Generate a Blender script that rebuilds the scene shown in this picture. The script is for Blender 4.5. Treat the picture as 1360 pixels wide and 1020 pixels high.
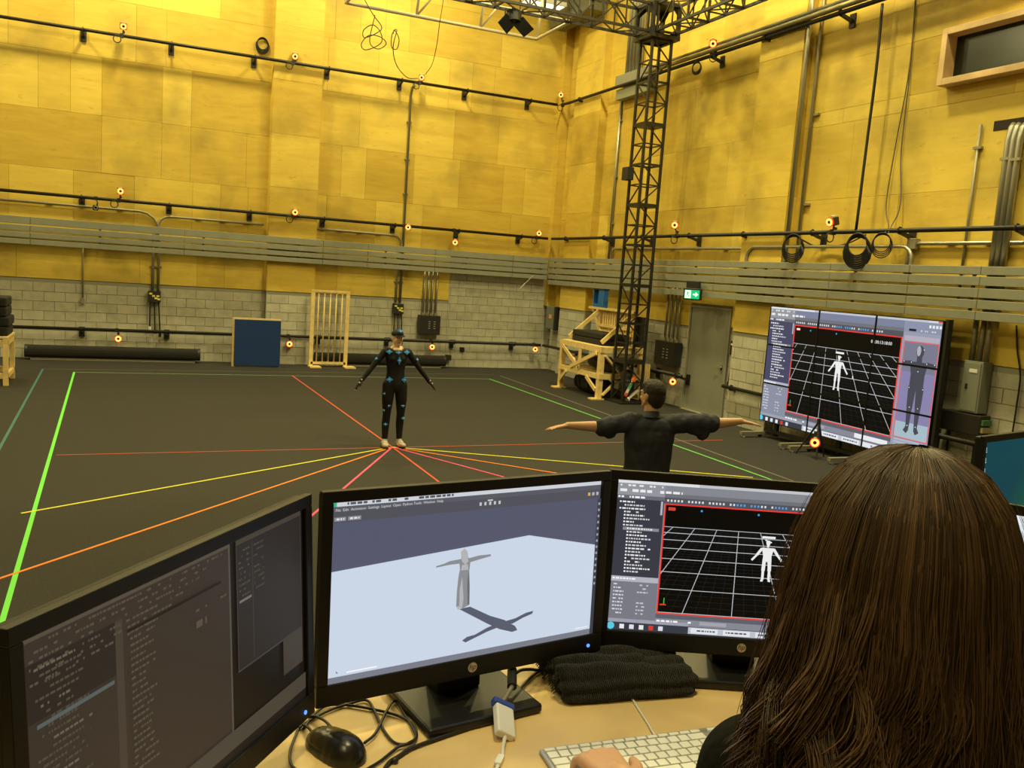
import bpy, math, random
import numpy as np
from mathutils import Vector, Matrix, Quaternion, noise as mnoise
random.seed(7); rng = np.random.default_rng(7)
for o in list(bpy.data.objects): bpy.data.objects.remove(o)
S = bpy.context.scene; ROOT = S.collection
COL = bpy.data.collections.new('build')          # kept out of the scene until the end so that modifiers evaluate quickly
PI = math.pi; R = math.radians

# ------------------------------------------------------------------ camera (solved from the vanishing points of the two walls)
P0 = np.array([680., 510.]); VX = np.array([3310., 547.]); VY = np.array([170., 331.])
FPX = math.sqrt(-np.dot(VX-P0, VY-P0))
def _d(v):
    a = np.array([v[0]-P0[0], -(v[1]-P0[1]), -FPX]); return a/np.linalg.norm(a)
RX, RY = _d(VX), _d(VY); RZ = np.cross(RX, RY); ROT = np.array([RX, RY, RZ])   # world = ROT @ camera
CH = 2.5; CAM = np.array([0, 0, CH])
cd = bpy.data.cameras.new('camera'); cam = bpy.data.objects.new('camera', cd); COL.objects.link(cam)
cd.sensor_width = 36; cd.sensor_fit = 'HORIZONTAL'; cd.lens = FPX/1360*36; cd.clip_start = .02; cd.clip_end = 200
M4 = Matrix.Identity(4)
for i in range(3):
    for j in range(3): M4[i][j] = float(ROT[i][j])
    M4[i][3] = float(CAM[i])
cam.matrix_world = M4; S.camera = cam

# ------------------------------------------------------------------ light and exposure
S.view_settings.view_transform = 'Standard'; S.view_settings.look = 'None'
S.view_settings.exposure = 0.0; S.view_settings.gamma = 1.0; S.view_settings.use_curve_mapping = False
wd = bpy.data.worlds.new('world'); S.world = wd; wd.use_nodes = True
wd.node_tree.nodes['Background'].inputs[0].default_value = (1, .84, .42, 1); wd.node_tree.nodes['Background'].inputs[1].default_value = .02
LAMP_COL = (1.0, .865, .40)
def area(name, loc, power, size, target=None):
    l = bpy.data.lights.new(name, 'AREA'); l.shape = 'DISK'; l.size = size; l.energy = power; l.color = LAMP_COL
    o = bpy.data.objects.new(name, l); COL.objects.link(o); o.location = loc
    if target is not None:
        o.rotation_euler = (Vector(target)-Vector(loc)).to_track_quat('-Z', 'Y').to_euler()
    return o
for (x, y, p) in ((-4.2, 19.4, 400), (.6, 19.4, 400), (5.6, 19.4, 330), (8.3, 15.2, 330), (8.0, 10.8, 620), (8.0, 6.4, 620), (-4.5, 12.5, 330), (2.0, 12.5, 260), (2.0, 6.5, 170), (-4.5, 6.0, 170)):
    area('high_bay_light', (x, y, 10.9), p, .7)
area('desk_light', (0.6, 0.9, 6.2), 95, .5)
area('desk_light', (-1.6, -0.6, 6.2), 70, .5)

# ------------------------------------------------------------------ pixel helpers: a pixel gives a direction, the surface it lies on gives the distance
def ray(x, y): return ROT @ np.array([x-680, -(y-510), -FPX])
def fl(x, y, z=0.):
    r = ray(x, y); return CAM + r*(z-CH)/r[2]
def aY(x, y, v):
    r = ray(x, y); return CAM + r*v/r[1]
def aX(x, y, v):
    r = ray(x, y); return CAM + r*v/r[0]
def aP(x, y, p0, n):
    r = ray(x, y); n = np.array(n, float); return CAM + r*np.dot(np.array(p0)-CAM, n)/np.dot(r, n)
YB, XR, CEIL = 21.65, 10.68, 11.2
DESK, RISER = 1.765, 1.02

# ------------------------------------------------------------------ materials
MATS = {}
def srgb(c):
    if isinstance(c, str):
        c = c.lstrip('#'); c = [int(c[i:i+2], 16)/255 for i in (0, 2, 4)]
    return tuple((v/12.92 if v <= .04045 else ((v+.055)/1.055)**2.4) for v in c)
def mat(name, col, rough=.6, metal=0, var=0., scale=8., bump=0., bscale=None, emit=None, estr=1., rnd=0., spec=.5, alpha=None, trans=0., coat=0.):
    if name in MATS: return MATS[name]
    m = bpy.data.materials.new(name); m.use_nodes = True; nt = m.node_tree; N = nt.nodes; L = nt.links
    b = N['Principled BSDF']; b.inputs['Base Color'].default_value = (*col, 1)
    b.inputs['Roughness'].default_value = rough; b.inputs['Metallic'].default_value = metal
    b.inputs['Specular IOR Level'].default_value = spec; b.inputs['Coat Weight'].default_value = coat
    b.inputs['Transmission Weight'].default_value = trans
    g = None
    if var or bump:
        g = N.new('ShaderNodeNewGeometry'); n = N.new('ShaderNodeTexNoise'); n.inputs['Scale'].default_value = scale
        n.inputs['Detail'].default_value = 5; L.new(g.outputs['Position'], n.inputs['Vector'])
    if var or rnd:
        h = N.new('ShaderNodeHueSaturation'); h.inputs['Color'].default_value = (*col, 1)
        mr = N.new('ShaderNodeMapRange'); mr.inputs['From Min'].default_value = .3; mr.inputs['From Max'].default_value = .7
        mr.inputs['To Min'].default_value = 1-var; mr.inputs['To Max'].default_value = 1+var
        if var: L.new(n.outputs['Fac'], mr.inputs['Value'])
        else: mr.inputs['Value'].default_value = .5
        out = mr.outputs[0]
        if rnd:
            oi = N.new('ShaderNodeObjectInfo'); m2 = N.new('ShaderNodeMapRange'); m2.inputs['To Min'].default_value = 1-rnd; m2.inputs['To Max'].default_value = 1+rnd
            L.new(oi.outputs['Random'], m2.inputs['Value']); mm = N.new('ShaderNodeMath'); mm.operation = 'MULTIPLY'
            L.new(out, mm.inputs[0]); L.new(m2.outputs[0], mm.inputs[1]); out = mm.outputs[0]
        L.new(out, h.inputs['Value']); L.new(h.outputs[0], b.inputs['Base Color'])
    if bump:
        n2 = N.new('ShaderNodeTexNoise'); n2.inputs['Scale'].default_value = bscale or scale; n2.inputs['Detail'].default_value = 4
        L.new(g.outputs['Position'], n2.inputs['Vector']); bp = N.new('ShaderNodeBump'); bp.inputs['Strength'].default_value = bump; bp.inputs['Distance'].default_value = .02
        L.new(n2.outputs['Fac'], bp.inputs['Height']); L.new(bp.outputs[0], b.inputs['Normal'])
    if emit is not None:
        b.inputs['Emission Color'].default_value = (*emit, 1); b.inputs['Emission Strength'].default_value = estr
    MATS[name] = m; return m
def mat_ply(name, c1, c2):
    m = bpy.data.materials.new(name); m.use_nodes = True; nt = m.node_tree; N = nt.nodes; L = nt.links; b = N['Principled BSDF']
    b.inputs['Roughness'].default_value = .55; b.inputs['Specular IOR Level'].default_value = .3
    g = N.new('ShaderNodeNewGeometry'); oi = N.new('ShaderNodeObjectInfo')
    mp = N.new('ShaderNodeMapping'); mp.inputs['Scale'].default_value = (.55, .55, 3.2); L.new(g.outputs['Position'], mp.inputs['Vector'])
    grain = N.new('ShaderNodeTexNoise'); grain.inputs['Scale'].default_value = 3.; grain.inputs['Detail'].default_value = 6; grain.inputs['Distortion'].default_value = .6; L.new(mp.outputs[0], grain.inputs['Vector'])
    blot = N.new('ShaderNodeTexNoise'); blot.inputs['Scale'].default_value = .9; blot.inputs['Detail'].default_value = 5; L.new(g.outputs['Position'], blot.inputs['Vector'])
    mix = N.new('ShaderNodeMix'); mix.data_type = 'RGBA'; mix.inputs[6].default_value = (*c1, 1); mix.inputs[7].default_value = (*c2, 1)
    a = N.new('ShaderNodeMath'); a.operation = 'MULTIPLY_ADD'; a.inputs[1].default_value = .75; L.new(oi.outputs['Random'], a.inputs[0])
    a2 = N.new('ShaderNodeMath'); a2.operation = 'MULTIPLY_ADD'; a2.inputs[1].default_value = .9; a2.inputs[2].default_value = -.38; L.new(grain.outputs['Fac'], a2.inputs[0]); L.new(a2.outputs[0], a.inputs[2])
    a.use_clamp = True; L.new(a.outputs[0], mix.inputs[0])
    st = N.new('ShaderNodeMapRange'); st.inputs['From Min'].default_value = .52; st.inputs['From Max'].default_value = .75; st.inputs['To Min'].default_value = 0; st.inputs['To Max'].default_value = .55; L.new(blot.outputs['Fac'], st.inputs['Value'])
    mx2 = N.new('ShaderNodeMix'); mx2.data_type = 'RGBA'; L.new(st.outputs[0], mx2.inputs[0]); L.new(mix.outputs[2], mx2.inputs[6]); mx2.inputs[7].default_value = (c2[0]*.45, c2[1]*.5, c2[2]*.8+.01, 1)
    mp3 = N.new('ShaderNodeMapping'); mp3.inputs['Scale'].default_value = (1.6, 1.6, 5.); L.new(g.outputs['Position'], mp3.inputs['Vector'])
    sc = N.new('ShaderNodeTexNoise'); sc.inputs['Scale'].default_value = 2.2; sc.inputs['Detail'].default_value = 8; sc.inputs['Roughness'].default_value = .7; L.new(mp3.outputs[0], sc.inputs['Vector'])
    s3 = N.new('ShaderNodeMapRange'); s3.inputs['From Min'].default_value = .60; s3.inputs['From Max'].default_value = .74; s3.inputs['To Max'].default_value = .55; L.new(sc.outputs['Fac'], s3.inputs['Value'])
    mx3 = N.new('ShaderNodeMix'); mx3.data_type = 'RGBA'; L.new(s3.outputs[0], mx3.inputs[0]); L.new(mx2.outputs[2], mx3.inputs[6]); mx3.inputs[7].default_value = (c2[0]*.55, c2[1]*.5, c2[2]*.6, 1)
    L.new(mx3.outputs[2], b.inputs['Base Color'])
    bp = N.new('ShaderNodeBump'); bp.inputs['Strength'].default_value = .12; L.new(grain.outputs['Fac'], bp.inputs['Height']); L.new(bp.outputs[0], b.inputs['Normal'])
    MATS[name] = m; return m
PLY = mat_ply('plywood', (.77, .575, .105), (.54, .36, .05))
PLYB = mat('plywood_backing', (.35, .24, .05), .8)
CMU = mat('concrete_block', (.48, .465, .375), .9, var=.12, scale=5, rnd=.07, bump=.3, bscale=70)
MORTAR = mat('mortar', (.30, .29, .23), .95)
FLOORM = mat('rubber_floor', (.033, .032, .030), .75, var=.22, scale=45, bump=.25, bscale=160, spec=.25)
CEILM = mat('ceiling_deck', (.10, .10, .10), .9)
BLACK = mat('black_paint', (.016, .015, .014), .5)
BLACKM = mat('black_metal', (.022, .021, .02), .45, metal=.3)
GREYP = mat('grey_paint', (.245, .25, .20), .55, var=.06, scale=6)
STEEL = mat('galvanised_steel', (.40, .39, .33), .38, metal=.75)
STEELD = mat('dull_conduit', (.30, .28, .20), .5, metal=.4)
PINE = mat('pine_timber', (.74, .56, .24), .6, var=.12, scale=9, rnd=.08)
DOORM = mat('grey_door', (.24, .245, .20), .5, var=.04, scale=3)
PLASTIC = mat('black_plastic', (.009, .009, .0095), .5, spec=.2)
GLOSSB = mat('gloss_black', (.010, .010, .011), .22)
FOAM = mat('black_foam', (.014, .013, .012), .95, bump=.4, bscale=60)
CABLE = mat('black_cable', (.012, .012, .012), .5)
CABLEG = mat('grey_cable', (.10, .09, .06), .6)
WHITEP = mat('white_plastic', (.78, .78, .76), .35)

# ------------------------------------------------------------------ builders
MW = {}
def setp(o, label=None, cat=None, group=None, kind=None):
    if label: o['label'] = label
    if cat: o['category'] = cat
    if group: o['group'] = group
    if kind: o['kind'] = kind
    return o
def thing(name, label, cat, loc=(0, 0, 0), rz=0., group=None):
    o = bpy.data.objects.new(name, None); COL.objects.link(o); o.empty_display_size = .1
    o.location = [float(v) for v in loc]; o.rotation_euler = (0, 0, rz); MW[o.name] = Matrix.Translation([float(v) for v in loc]) @ Matrix.Rotation(rz, 4, 'Z')
    return setp(o, label, cat, group)
class MB:
    def __init__(s): s.v = []; s.f = []
    def add(s, vs, fs):
        n = len(s.v); s.v += [tuple(float(c) for c in v) for v in vs]; s.f += [tuple(i+n for i in f) for f in fs]; return s
    def box(s, c, size, rz=0., M=None):
        hx, hy, hz = [q/2 for q in size]
        vs = [Vector((x*hx, y*hy, z*hz)) for z in (-1, 1) for y in (-1, 1) for x in (-1, 1)]
        if M is not None: vs = [M @ v for v in vs]
        elif rz: vs = [Matrix.Rotation(rz, 3, 'Z') @ v for v in vs]
        return s.add([v+Vector(c) for v in vs], [(0, 2, 3, 1), (4, 5, 7, 6), (0, 1, 5, 4), (2, 6, 7, 3), (0, 4, 6, 2), (1, 3, 7, 5)])
    def bb(s, x0, x1, y0, y1, z0, z1): return s.box(((x0+x1)/2, (y0+y1)/2, (z0+z1)/2), (abs(x1-x0), abs(y1-y0), abs(z1-z0)))
    def bar(s, a, b, w, h=None, up=(0, 0, 1)):
        a, b = Vector(a), Vector(b); d = b-a; h = h or w
        z = d.normalized(); u = Vector(up)
        if abs(z.dot(u)) > .98: u = Vector((0, 1, 0))
        x = z.cross(u).normalized(); y = x.cross(z)
        M = Matrix((x, y, z)).transposed()
        return s.box((a+b)/2, (w, h, d.length), M=M)
    def tube(s, pts, r, n=8, cap=True):
        pts = [Vector([float(c) for c in p]) for p in pts]; k = len(pts)
        rs = r if isinstance(r, (list, tuple)) else [r]*k
        t0 = (pts[1]-pts[0]).normalized(); u = t0.orthogonal().normalized(); rings = []; prev = t0
        for i in range(k):
            t = ((pts[min(i+1, k-1)]-pts[max(i-1, 0)])).normalized()
            q = prev.rotation_difference(t); u = q @ u; u = (u-t*u.dot(t)).normalized(); w = t.cross(u); prev = t
            rings += [pts[i]+(u*math.cos(2*PI*j/n)+w*math.sin(2*PI*j/n))*rs[i] for j in range(n)]
        fs = [(i*n+j, i*n+(j+1) % n, (i+1)*n+(j+1) % n, (i+1)*n+j) for i in range(k-1) for j in range(n)]
        if cap: fs += [tuple(reversed(range(n))), tuple(range((k-1)*n, k*n))]
        return s.add(rings, fs)
    def cyl(s, a, b, r, r2=None, n=14): return s.tube([a, b], [r, r if r2 is None else r2], n)
    def ell(s, c, rad, M=None, nu=16, nv=10):
        c = Vector([float(q) for q in c]); vs = []
        for i in range(1, nv):
            th = PI*i/nv
            for j in range(nu):
                p = Vector((rad[0]*math.sin(th)*math.cos(2*PI*j/nu), rad[1]*math.sin(th)*math.sin(2*PI*j/nu), rad[2]*math.cos(th)))
                vs.append(c+(M @ p if M is not None else p))
        top = Vector((0, 0, rad[2])); 
        vs.append(c+(M @ top if M is not None else top)); vs.append(c-(M @ top if M is not None else top))
        T, B = len(vs)-2, len(vs)-1; fs = []
        for i in range(nv-2):
            for j in range(nu): fs.append((i*nu+j, (i+1)*nu+j, (i+1)*nu+(j+1) % nu, i*nu+(j+1) % nu))
        for j in range(nu):
            fs.append((T, j, (j+1) % nu)); fs.append((B, (nv-2)*nu+(j+1) % nu, (nv-2)*nu+j))
        return s.add(vs, fs)
    def prism(s, poly, z0, z1, M=None):
        n = len(poly); vs = [Vector((p[0], p[1], z)) for z in (z0, z1) for p in poly]
        if M is not None: vs = [M @ v for v in vs]
        return s.add(vs, [tuple(reversed(range(n))), tuple(range(n, 2*n))]+[(i, (i+1) % n, n+(i+1) % n, n+i) for i in range(n)])
    def torus(s, c, R1, r, M=None, n=18, k=8):
        pts = []
        for i in range(n):
            a = 2*PI*i/n
            for j in range(k):
                b = 2*PI*j/k; p = Vector(((R1+r*math.cos(b))*math.cos(a), (R1+r*math.cos(b))*math.sin(a), r*math.sin(b)))
                pts.append(Vector(c)+(M @ p if M is not None else p))
        return s.add(pts, [(i*k+j, ((i+1) % n)*k+j, ((i+1) % n)*k+(j+1) % k, i*k+(j+1) % k) for i in range(n) for j in range(k)])
    def build(s, name, m, parent=None, world=True, bevel=0., smooth=False, label=None, cat=None, group=None, kind=None, seg=2, loc=None):
        me = bpy.data.meshes.new(name); vs = s.v
        if parent is not None and world and parent.name in MW:
            inv = MW[parent.name].inverted(); vs = [inv @ Vector(v) for v in vs]
        if loc is not None: vs = [Vector(v)-Vector([float(q) for q in loc]) for v in vs]
        me.from_pydata([tuple(v) for v in vs], [], s.f); me.update()
        if m is not None: me.materials.append(m)
        if smooth:
            me.polygons.foreach_set('use_smooth', [True]*len(me.polygons))
        o = bpy.data.objects.new(name, me); COL.objects.link(o)
        if loc is not None: o.location = [float(q) for q in loc]
        if parent is not None: o.parent = parent; MW[o.name] = MW.get(parent.name, Matrix.Identity(4)) if world else Matrix.Identity(4)
        else: MW[o.name] = Matrix.Translation([float(q) for q in loc]) if loc is not None else Matrix.Identity(4)
        if bevel:
            b = o.modifiers.new('bevel', 'BEVEL'); b.width = bevel; b.segments = seg; b.limit_method = 'ANGLE'
        return setp(o, label, cat, group, kind)
UNIT = {}
def unit_box(m):
    if m.name not in UNIT:
        b = MB().box((0, 0, 0), (1, 1, 1)); me = bpy.data.meshes.new('unit_box_'+m.name); me.from_pydata(b.v, [], b.f); me.materials.append(m); UNIT[m.name] = me
    return UNIT[m.name]
def piece(name, m, c, size, parent, rz=0.):
    o = bpy.data.objects.new(name, unit_box(m)); COL.objects.link(o); o.parent = parent; o.location = c; o.scale = size; o.rotation_euler = (0, 0, rz); return o
def bez(pts, n=8):
    """Catmull-Rom through the points"""
    P = [np.array(p, float) for p in pts]; P = [2*P[0]-P[1]]+P+[2*P[-1]-P[-2]]; out = []
    for i in range(1, len(P)-2):
        for k in range(n):
            t = k/n; a, b, c, d = P[i-1], P[i], P[i+1], P[i+2]
            out.append(.5*((2*b)+(-a+c)*t+(2*a-5*b+4*c-d)*t*t+(-a+3*b-3*c+d)*t**3))
    out.append(P[-2]); return out
def _eval(o):
    ROOT.objects.link(o); dg = bpy.context.evaluated_depsgraph_get()
    me = bpy.data.meshes.new_from_object(o.evaluated_get(dg)); bpy.data.objects.remove(o); return me
def remeshed(mb, voxel, smooth=6, fac=.5):
    me = bpy.data.meshes.new('tmp'); me.from_pydata(mb.v, [], mb.f); o = bpy.data.objects.new('tmp', me)
    r = o.modifiers.new('r', 'REMESH'); r.mode = 'VOXEL'; r.voxel_size = voxel; r.use_smooth_shade = True
    if smooth: q = o.modifiers.new('s', 'SMOOTH'); q.iterations = smooth; q.factor = fac
    me2 = _eval(o)
    me2.polygons.foreach_set('use_smooth', [True]*len(me2.polygons)); return me2
def mesh_obj(name, me, m, parent, world=True, label=None, kind=None):
    me.name = name; me.materials.clear(); me.materials.append(m); o = bpy.data.objects.new(name, me); COL.objects.link(o)
    if world and parent.name in MW: me.transform(MW[parent.name].inverted())
    o.parent = parent; MW[o.name] = MW.get(parent.name, Matrix.Identity(4)); return setp(o, label, kind=kind)
def text_mesh(txt, size, ital=0.):
    cu = bpy.data.curves.new('t', 'FONT'); cu.body = txt; cu.size = size; cu.shear = ital; cu.resolution_u = 2; o = bpy.data.objects.new('t', cu); me = _eval(o)
    vs = [(v.co.x, v.co.y) for v in me.vertices]; fs = [tuple(p.vertices) for p in me.polygons]; bpy.data.meshes.remove(me); return vs, fs

# ================================================================== the room
def struct(mb, name, m, **k): return mb.build(name, m, None, kind='structure', **k)
floor = struct(MB().bb(-9, XR+.3, -5, YB+.3, -.2, 0), 'floor', FLOORM, label='dark grey rubber stage floor')
struct(MB().bb(-9, XR+.3, -5, YB+.3, CEIL, CEIL+.2), 'ceiling', CEILM)
struct(MB().bb(-9.3, -9, -5, YB+.3, 0, CEIL), 'wall_left', PLYB)
struct(MB().bb(-9.3, XR+.3, -5.3, -5, 0, CEIL), 'wall_rear', PLYB)
wall_back = struct(MB().bb(-9, XR, YB, YB+.3, 0, CEIL), 'wall_back', MORTAR, label='back wall of grey concrete block with yellow plywood above')
wall_right = struct(MB().bb(XR, XR+.3, -5, YB+.3, 0, CEIL), 'wall_right', MORTAR, label='right wall of concrete block and yellow plywood with a grey door')
riser = struct(MB().bb(-5, 7, -5, 2.7, 0, RISER), 'floor_riser', mat('riser_carpet', (.045, .042, .035), .95, var=.1, scale=30), label='raised platform under the workstations')

# pilasters: back wall X 3.00-4.13, right wall two of them
PB = (3.02, 4.13, .20)                   # x0, x1, depth
PR = ((19.35, 20.75, .20), (12.30, 13.43, .20))
pil_b = struct(MB().bb(PB[0], PB[1], YB-PB[2], YB, 0, CEIL), 'wall_back_pilaster', MORTAR, label='shallow pilaster on the back wall')
pil_r = [struct(MB().bb(XR-d, XR, y0, y1, 0, CEIL), 'wall_right_pilaster', MORTAR, label=('pilaster nearer the room corner' if i == 0 else 'pilaster beside the vertical conduits')) for i, (y0, y1, d) in enumerate(PR)]
CX, CY = 10.42, 21.42
chase = struct(MB().bb(CX, XR, CY, YB, 1.75, CEIL), 'wall_corner_chase', PLY, label='boxed plywood chase in the room corner')

COURSE, BL = .2085, .417
def block_rows(parent, axis, a0, a1, z0, z1, face, sgn, skip=()):
    k = 0
    for i in range(int(round(z0/COURSE)), 40):
        zc = (i+.5)*COURSE
        if zc > z1: break
        hgt = COURSE-.013
        off = 0 if i % 2 == 0 else BL/2; n0 = math.floor((a0-off)/BL); n1 = math.ceil((a1-off)/BL)
        for n in range(n0, n1):
            lo, hi = max(off+n*BL, a0), min(off+(n+1)*BL, a1)
            if hi-lo < .05: continue
            if any(lo < s1-.02 and hi > s0+.02 and zc < sz for (s0, s1, sz) in skip):
                for (s0, s1, sz) in skip:
                    if zc < sz:
                        if lo < s0 < hi: hi = s0
                        elif lo < s1 < hi: lo = s1
                        elif s0 <= lo and hi <= s1: hi = lo
                if hi-lo < .05: continue
            pr = random.uniform(.006, .012); th = .04
            c = (lo+hi)/2
            if axis == 'x': piece('block', CMU, (c, face-sgn*(pr-th/2), zc), (hi-lo-.013, th, hgt), parent)
            else: piece('block', CMU, (face-sgn*(pr-th/2), c, zc), (th, hi-lo-.013, hgt), parent)
            k += 1
    return k
PLYZ = 1.75
block_rows(wall_back, 'x', -3.3, PB[0], 0, PLYZ, YB, 1)
block_rows(wall_back, 'x', PB[1], 7.66, 0, PLYZ, YB, 1)
block_rows(wall_back, 'x', 7.66, XR, 0, 2.60, YB, 1)
block_rows(pil_b, 'x', PB[0], PB[1], 0, PLYZ, YB-PB[2], 1)
DY0, DY1, DZ = 13.80, 15.06, 2.11
block_rows(wall_right, 'y', PR[0][1], YB, 0, PLYZ, XR, 1)
block_rows(wall_right, 'y', PR[1][1], PR[0][0], 0, PLYZ, XR, 1, skip=((DY0, DY1, DZ),))
block_rows(wall_right, 'y', 7.0, PR[1][0], 0, PLYZ, XR, 1)
for p, (y0, y1, d) in zip(pil_r, PR): block_rows(p, 'y', y0, y1, 0, PLYZ, XR-d, 1)

def ply(parent, axis, a0, a1, z0, z1, face, seed, widths=(1.22, 2.44, 1.22, .61), first=None, rh=1.22):
    """plywood sheets in staggered rows, each its own thin board"""
    r = random.Random(seed); z = z0; row = 0
    while z < z1-.05:
        h = min(first if (row == 0 and first) else rh, z1-z)
        if z1-z-h < .15: h = z1-z
        a = a0
        if a1-a0 > 2.5: a = a0-r.uniform(0, 1.0)
        while a < a1-.03:
            w = r.choice(widths) if a1-a0 > 1.5 else a1-a0
            lo, hi = max(a, a0), min(a+w, a1)
            if a1-hi < .2: hi = a1
            t = .018+r.uniform(0, .005)
            if axis == 'x': piece('plywood_panel', PLY, ((lo+hi)/2, face-t/2, z+h/2), (hi-lo-.004, t, h-.004), parent)
            else: piece('plywood_panel', PLY, (face-t/2, (lo+hi)/2, z+h/2), (t, hi-lo-.004, h-.004), parent)
            a = hi if hi > a else a+w
            if hi >= a1: break
        z += h; row += 1
# back wall sheets
ply(wall_back, 'x', -4.5, PB[0], PLYZ, CEIL, YB, 1, first=1.15)
ply(wall_back, 'x', PB[1], 7.66, PLYZ, 2.9, YB, 5, first=1.15)
ply(wall_back, 'x', PB[1], CX, 2.9, CEIL, YB, 2)
ply(pil_b, 'x', PB[0]-.004, PB[1]+.004, PLYZ, CEIL, YB-PB[2], 3)
# cheeks of the pilasters
def cheek(parent, axis, lo, hi, at, sgn, z0):
    z = z0
    while z < CEIL-.05:
        h = min(2.44, CEIL-z)
        if axis == 'x': piece('plywood_panel', PLY, (at+sgn*.009, (lo+hi)/2, z+h/2), (.018, hi-lo-.004, h-.004), parent)
        else: piece('plywood_panel', PLY, ((lo+hi)/2, at+sgn*.009, z+h/2), (hi-lo-.004, .018, h-.004), parent)
        z += h
cheek(pil_b, 'x', YB-PB[2], YB, PB[0], -1, PLYZ); cheek(pil_b, 'x', YB-PB[2], YB, PB[1], 1, PLYZ)
for p, (y0, y1, d) in zip(pil_r, PR):
    cheek(p, 'y', XR-d, XR, y0, -1, PLYZ); cheek(p, 'y', XR-d, XR, y1, 1, PLYZ)
    ply(p, 'y', y0-.004, y1+.004, PLYZ, CEIL, XR-d, 11+int(y0))
ply(wall_right, 'y', PR[0][1], CY, PLYZ, CEIL, XR, 21, first=1.1)
ply(wall_right, 'y', 18.0, PR[0][0], PLYZ, 2.9, XR, 22, first=1.15)
ply(wall_right, 'y', 15.75, 18.0, PLYZ, 2.9, XR, 23, first=1.15)
ply(wall_right, 'y', DY1+.04, 15.75, 1.72, 2.9, XR, 24, first=1.18)
ply(wall_right, 'y', 13.53, DY0-.04, 1.80, 2.9, XR, 25, first=1.1)
ply(wall_right, 'y', DY0-.04, DY1+.04, DZ+.09, 2.9, XR, 26, first=1.1)
ply(wall_right, 'y', PR[1][1], PR[0][0], 2.9, CEIL, XR, 27)
# window opening in the right wall
wq = [aX(x, y, XR) for x, y in ((1269, 42), (1256, 118), (1360, 99.5))]
WY1 = (wq[0][1]+wq[1][1])/2; WZ1, WZ0 = wq[0][2], wq[1][2]; WY0 = WY1-2.6
ply(wall_right, 'y', 4.5, PR[1][0], PLYZ, 2.9, XR, 28, first=1.15)
ply(wall_right, 'y', 4.5, PR[1][0], 2.9, WZ0, XR, 29)
ply(wall_right, 'y', WY1, PR[1][0], WZ0, WZ1, XR, 30)
ply(wall_right, 'y', 4.5, PR[1][0], WZ1, CEIL, XR, 31)
# window: projecting pine frame with dark glass set back in it
WOOD = mat('window_timber', (.72, .50, .26), .55, var=.08, scale=6)
win = thing('window_1', 'booth window with a projecting pale timber frame high on the right wall', None, (XR, (WY0+WY1)/2, WZ0)); win['kind'] = 'structure'
FD, FT = .22, .09
MB().bb(XR-FD, XR, WY1-FT, WY1, WZ0, WZ1).build('frame', WOOD, win, bevel=.006)
MB().bb(XR-FD, XR, WY0, WY0+FT, WZ0, WZ1).build('frame', WOOD, win, bevel=.006)
MB().bb(XR-FD, XR, WY0+FT, WY1-FT, WZ1-FT, WZ1).build('frame', WOOD, win, bevel=.006)
MB().bb(XR-FD, XR, WY0+FT, WY1-FT, WZ0, WZ0+FT).build('frame', WOOD, win, bevel=.006)
MB().bb(XR-.02, XR-.008, WY0+FT, WY1-FT, WZ0+FT, WZ1-FT).build('pane', mat('dark_glass', (.012, .018, .010), .2, spec=.4), win)
MB().bb(XR-.014, XR-.004, WY1-FT-.5, WY1-FT-.44, WZ0+FT, WZ1-FT).build('mullion', mat('dark_mullion', (.03, .025, .015), .6), win)

# door with frame and lever handle
dr = thing('door_1', 'flat grey steel door with lever handle in the right wall', None, (XR, (DY0+DY1)/2, 0)); dr['kind'] = 'structure'
MB().bb(XR-.035, XR+.01, DY0+.01, DY1-.01, .012, DZ).build('leaf', DOORM, dr, bevel=.004)
fr = mat('door_frame', (.27, .27, .215), .5)
for (a, b) in ((DY0-.045, DY0), (DY1, DY1+.045)): MB().bb(XR-.05, XR, a, b, 0, DZ+.045).build('door_frame', fr, dr, bevel=.004)
MB().bb(XR-.05, XR, DY0, DY1, DZ, DZ+.045).build('door_frame', fr, dr, bevel=.004)
MB().bb(XR-.10, XR, DY0-.02, DY1+.02, 0, .012).build('threshold', mat('threshold_metal', (.55, .52, .42), .4, metal=.5), dr)
hy = DY0+.10
hd = MB().cyl((XR-.035, hy, .98), (XR-.045, hy, .98), .035).bb(XR-.045, XR-.04, hy-.025, hy+.025, .90, 1.06).build('handle', STEEL, dr)
MB().cyl((XR-.04, hy, 1.0), (XR-.09, hy, 1.0), .011).bar((XR-.09, hy, 1.0), (XR-.09, hy+.13, 1.0), .02).build('lever', STEEL, hd)
MB().bb(XR-.012, XR, DY0-.3, DY0-.06, 0, .0).v
for (y0, y1) in ((PR[1][1], DY0-.05), (DY1+.05, PR[0][0])):
    pass

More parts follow.
